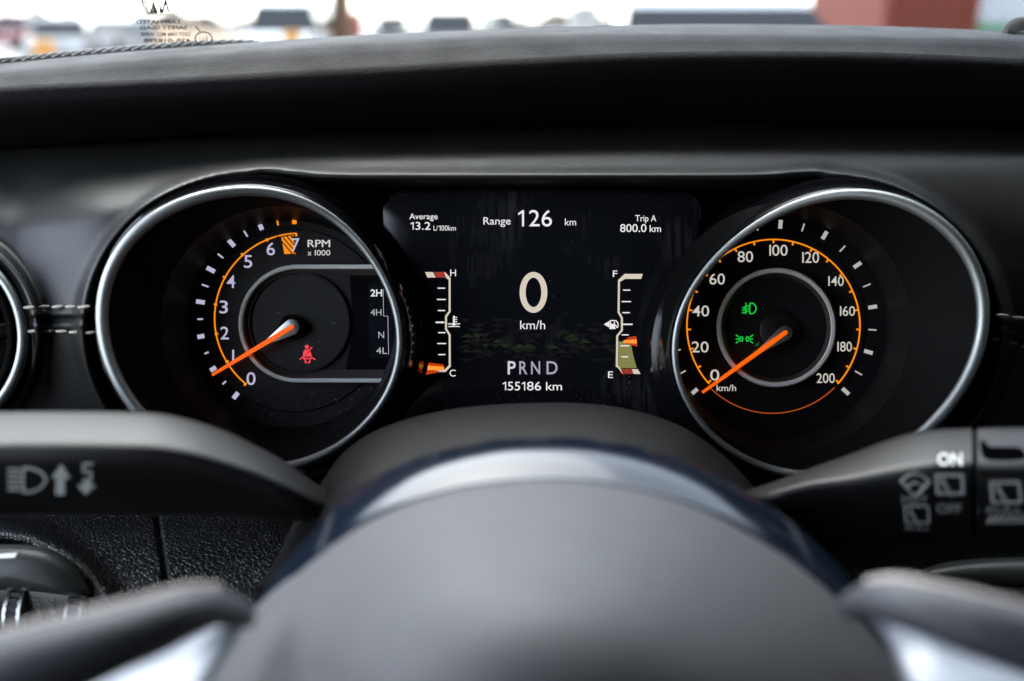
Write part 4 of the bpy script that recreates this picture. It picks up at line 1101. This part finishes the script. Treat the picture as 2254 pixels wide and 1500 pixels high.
# earth mound and the haze of houses behind
rows = []; d0 = 44
for j, (dy, hz) in enumerate(((-5, 0), (-3, .6), (-1, 1.05), (1, 1.1), (4, .7), (8, 0))):
    rows.append([Vector((gx(150 + 440 * i / 40, d0) , d0 + dy, hz * (math.sin(math.pi * i / 40) ** .5) * (1 + .12 * math.sin(i * 1.7 + j)))) for i in range(41)])
single('earth_mound', None, None, Mesh().loft(rows, False), mat('tan_earth', (.30, .21, .13), .95, var=.3), (gx(370, d0), d0, 0), W, kind='structure')


def building(label, cat, px0, px1, d, h, wall_m, roof_m, name='house', depth=8):
    x0, x1 = gx(px0, d), gx(px1, d); t = Thing(name, label, cat, ((x0 + x1) / 2, d, 0), W); w_ = x1 - x0; xc = (x0 + x1) / 2
    m = Mesh(); m.box((xc, d + depth / 2, h / 2), w_, depth, h); t.part('wall', m, wall_m)
    m = Mesh(); m.loft([[Vector((xc + s * (w_ / 2 + .3), y, z)) for s, z in ((-1, h), (0, h + w_ * .18), (1, h))] for y in (d - .3, d + depth + .3)], True, True, True); t.part('roof', m, roof_m, angle=20)
    for s in (-.25, .25):
        m = Mesh(); m.box((xc + s * w_, d - .03, h * .6), w_ * .16, .06, h * .22); t.part('window', m, GL)


m = Mesh(); rnd = random.Random(11)
for _ in range(5200):
    px = rnd.choice((rnd.uniform(-120, 560), rnd.uniform(60, 720), rnd.uniform(1060, 1420))); d = 170 + rnd.uniform(-8, 8)
    top = 1.9 + .9 * math.sin(px * .021) + .5 * math.sin(px * .083 + 1); c = Vector((gx(px, d), d, rnd.uniform(0, max(top, .6))))
    u = Vector((rnd.uniform(-1, 1), rnd.uniform(-1, 1), rnd.uniform(-1, 1))).normalized() * .45; v = u.orthogonal().normalized() * .25; m.add([c - u, c + v, c + u, c - v], [(0, 1, 2, 3)])
single('far_bushes', 'far grey brown line of bare bushes beyond the parked cars', 'bushes', m, mat('bare_twigs', (.10, .085, .075), .9, var=.3), (gx(300, 170), 170, 0), W, kind='stuff', smooth=False)
HZ = mat('pale_render', (.42, .40, .37), .9); RF = mat('grey_roof', (.3, .28, .27), .8)
building('pale beige house far off, left of the white roofed car', 'house', 1258, 1318, 150, 3.0, HZ, RF)
t = Thing('shipping_container', 'rust red shipping container end on, right of the white roofed car', 'container', (gx(2045, 24), 24, 0), W)
RC = mat('rust_red_steel', (.13, .024, .012), .9, var=.25); xa, xb = gx(1942, 24), gx(2146, 24)
m = Mesh(); m.box(((xa + xb) / 2, 27, 1.45), xb - xa - .1, 6, 2.6); t.part('box', m, RC)
for k in range(6):
    m = Mesh(); m.box((xa + (xb - xa) * (k + .5) / 6, 23.97, 1.45), .12, .10, 2.3); t.part('door_rib', m, RC)
for x in (xa + .06, xb - .06):
    m = Mesh(); m.box((x, 23.96, 1.45), .14, .14, 2.6); t.part('corner_post', m, RC)
t = Thing('site_cabin', 'pale site cabin with a green base stripe at the far right of the windscreen', 'cabin', (gx(2260, 26), 26, 0), W)
xa, xb = gx(2158, 26), gx(2420, 26)
m = Mesh(); m.box(((xa + xb) / 2, 28, 1.75), xb - xa, 4, 2.2); t.part('wall', m, mat('pale_panel', (.36, .38, .40), .6)); m = Mesh(); m.box(((xa + xb) / 2, 27.97, 1.25), xb - xa + .04, 4.02, .24); t.part('stripe', m, mat('green_band', (.03, .16, .06), .5)); m = Mesh(); m.box(((xa + xb) / 2, 28, .45), xb - xa - .2, 3.8, .5); t.part('plinth', m, HZ)
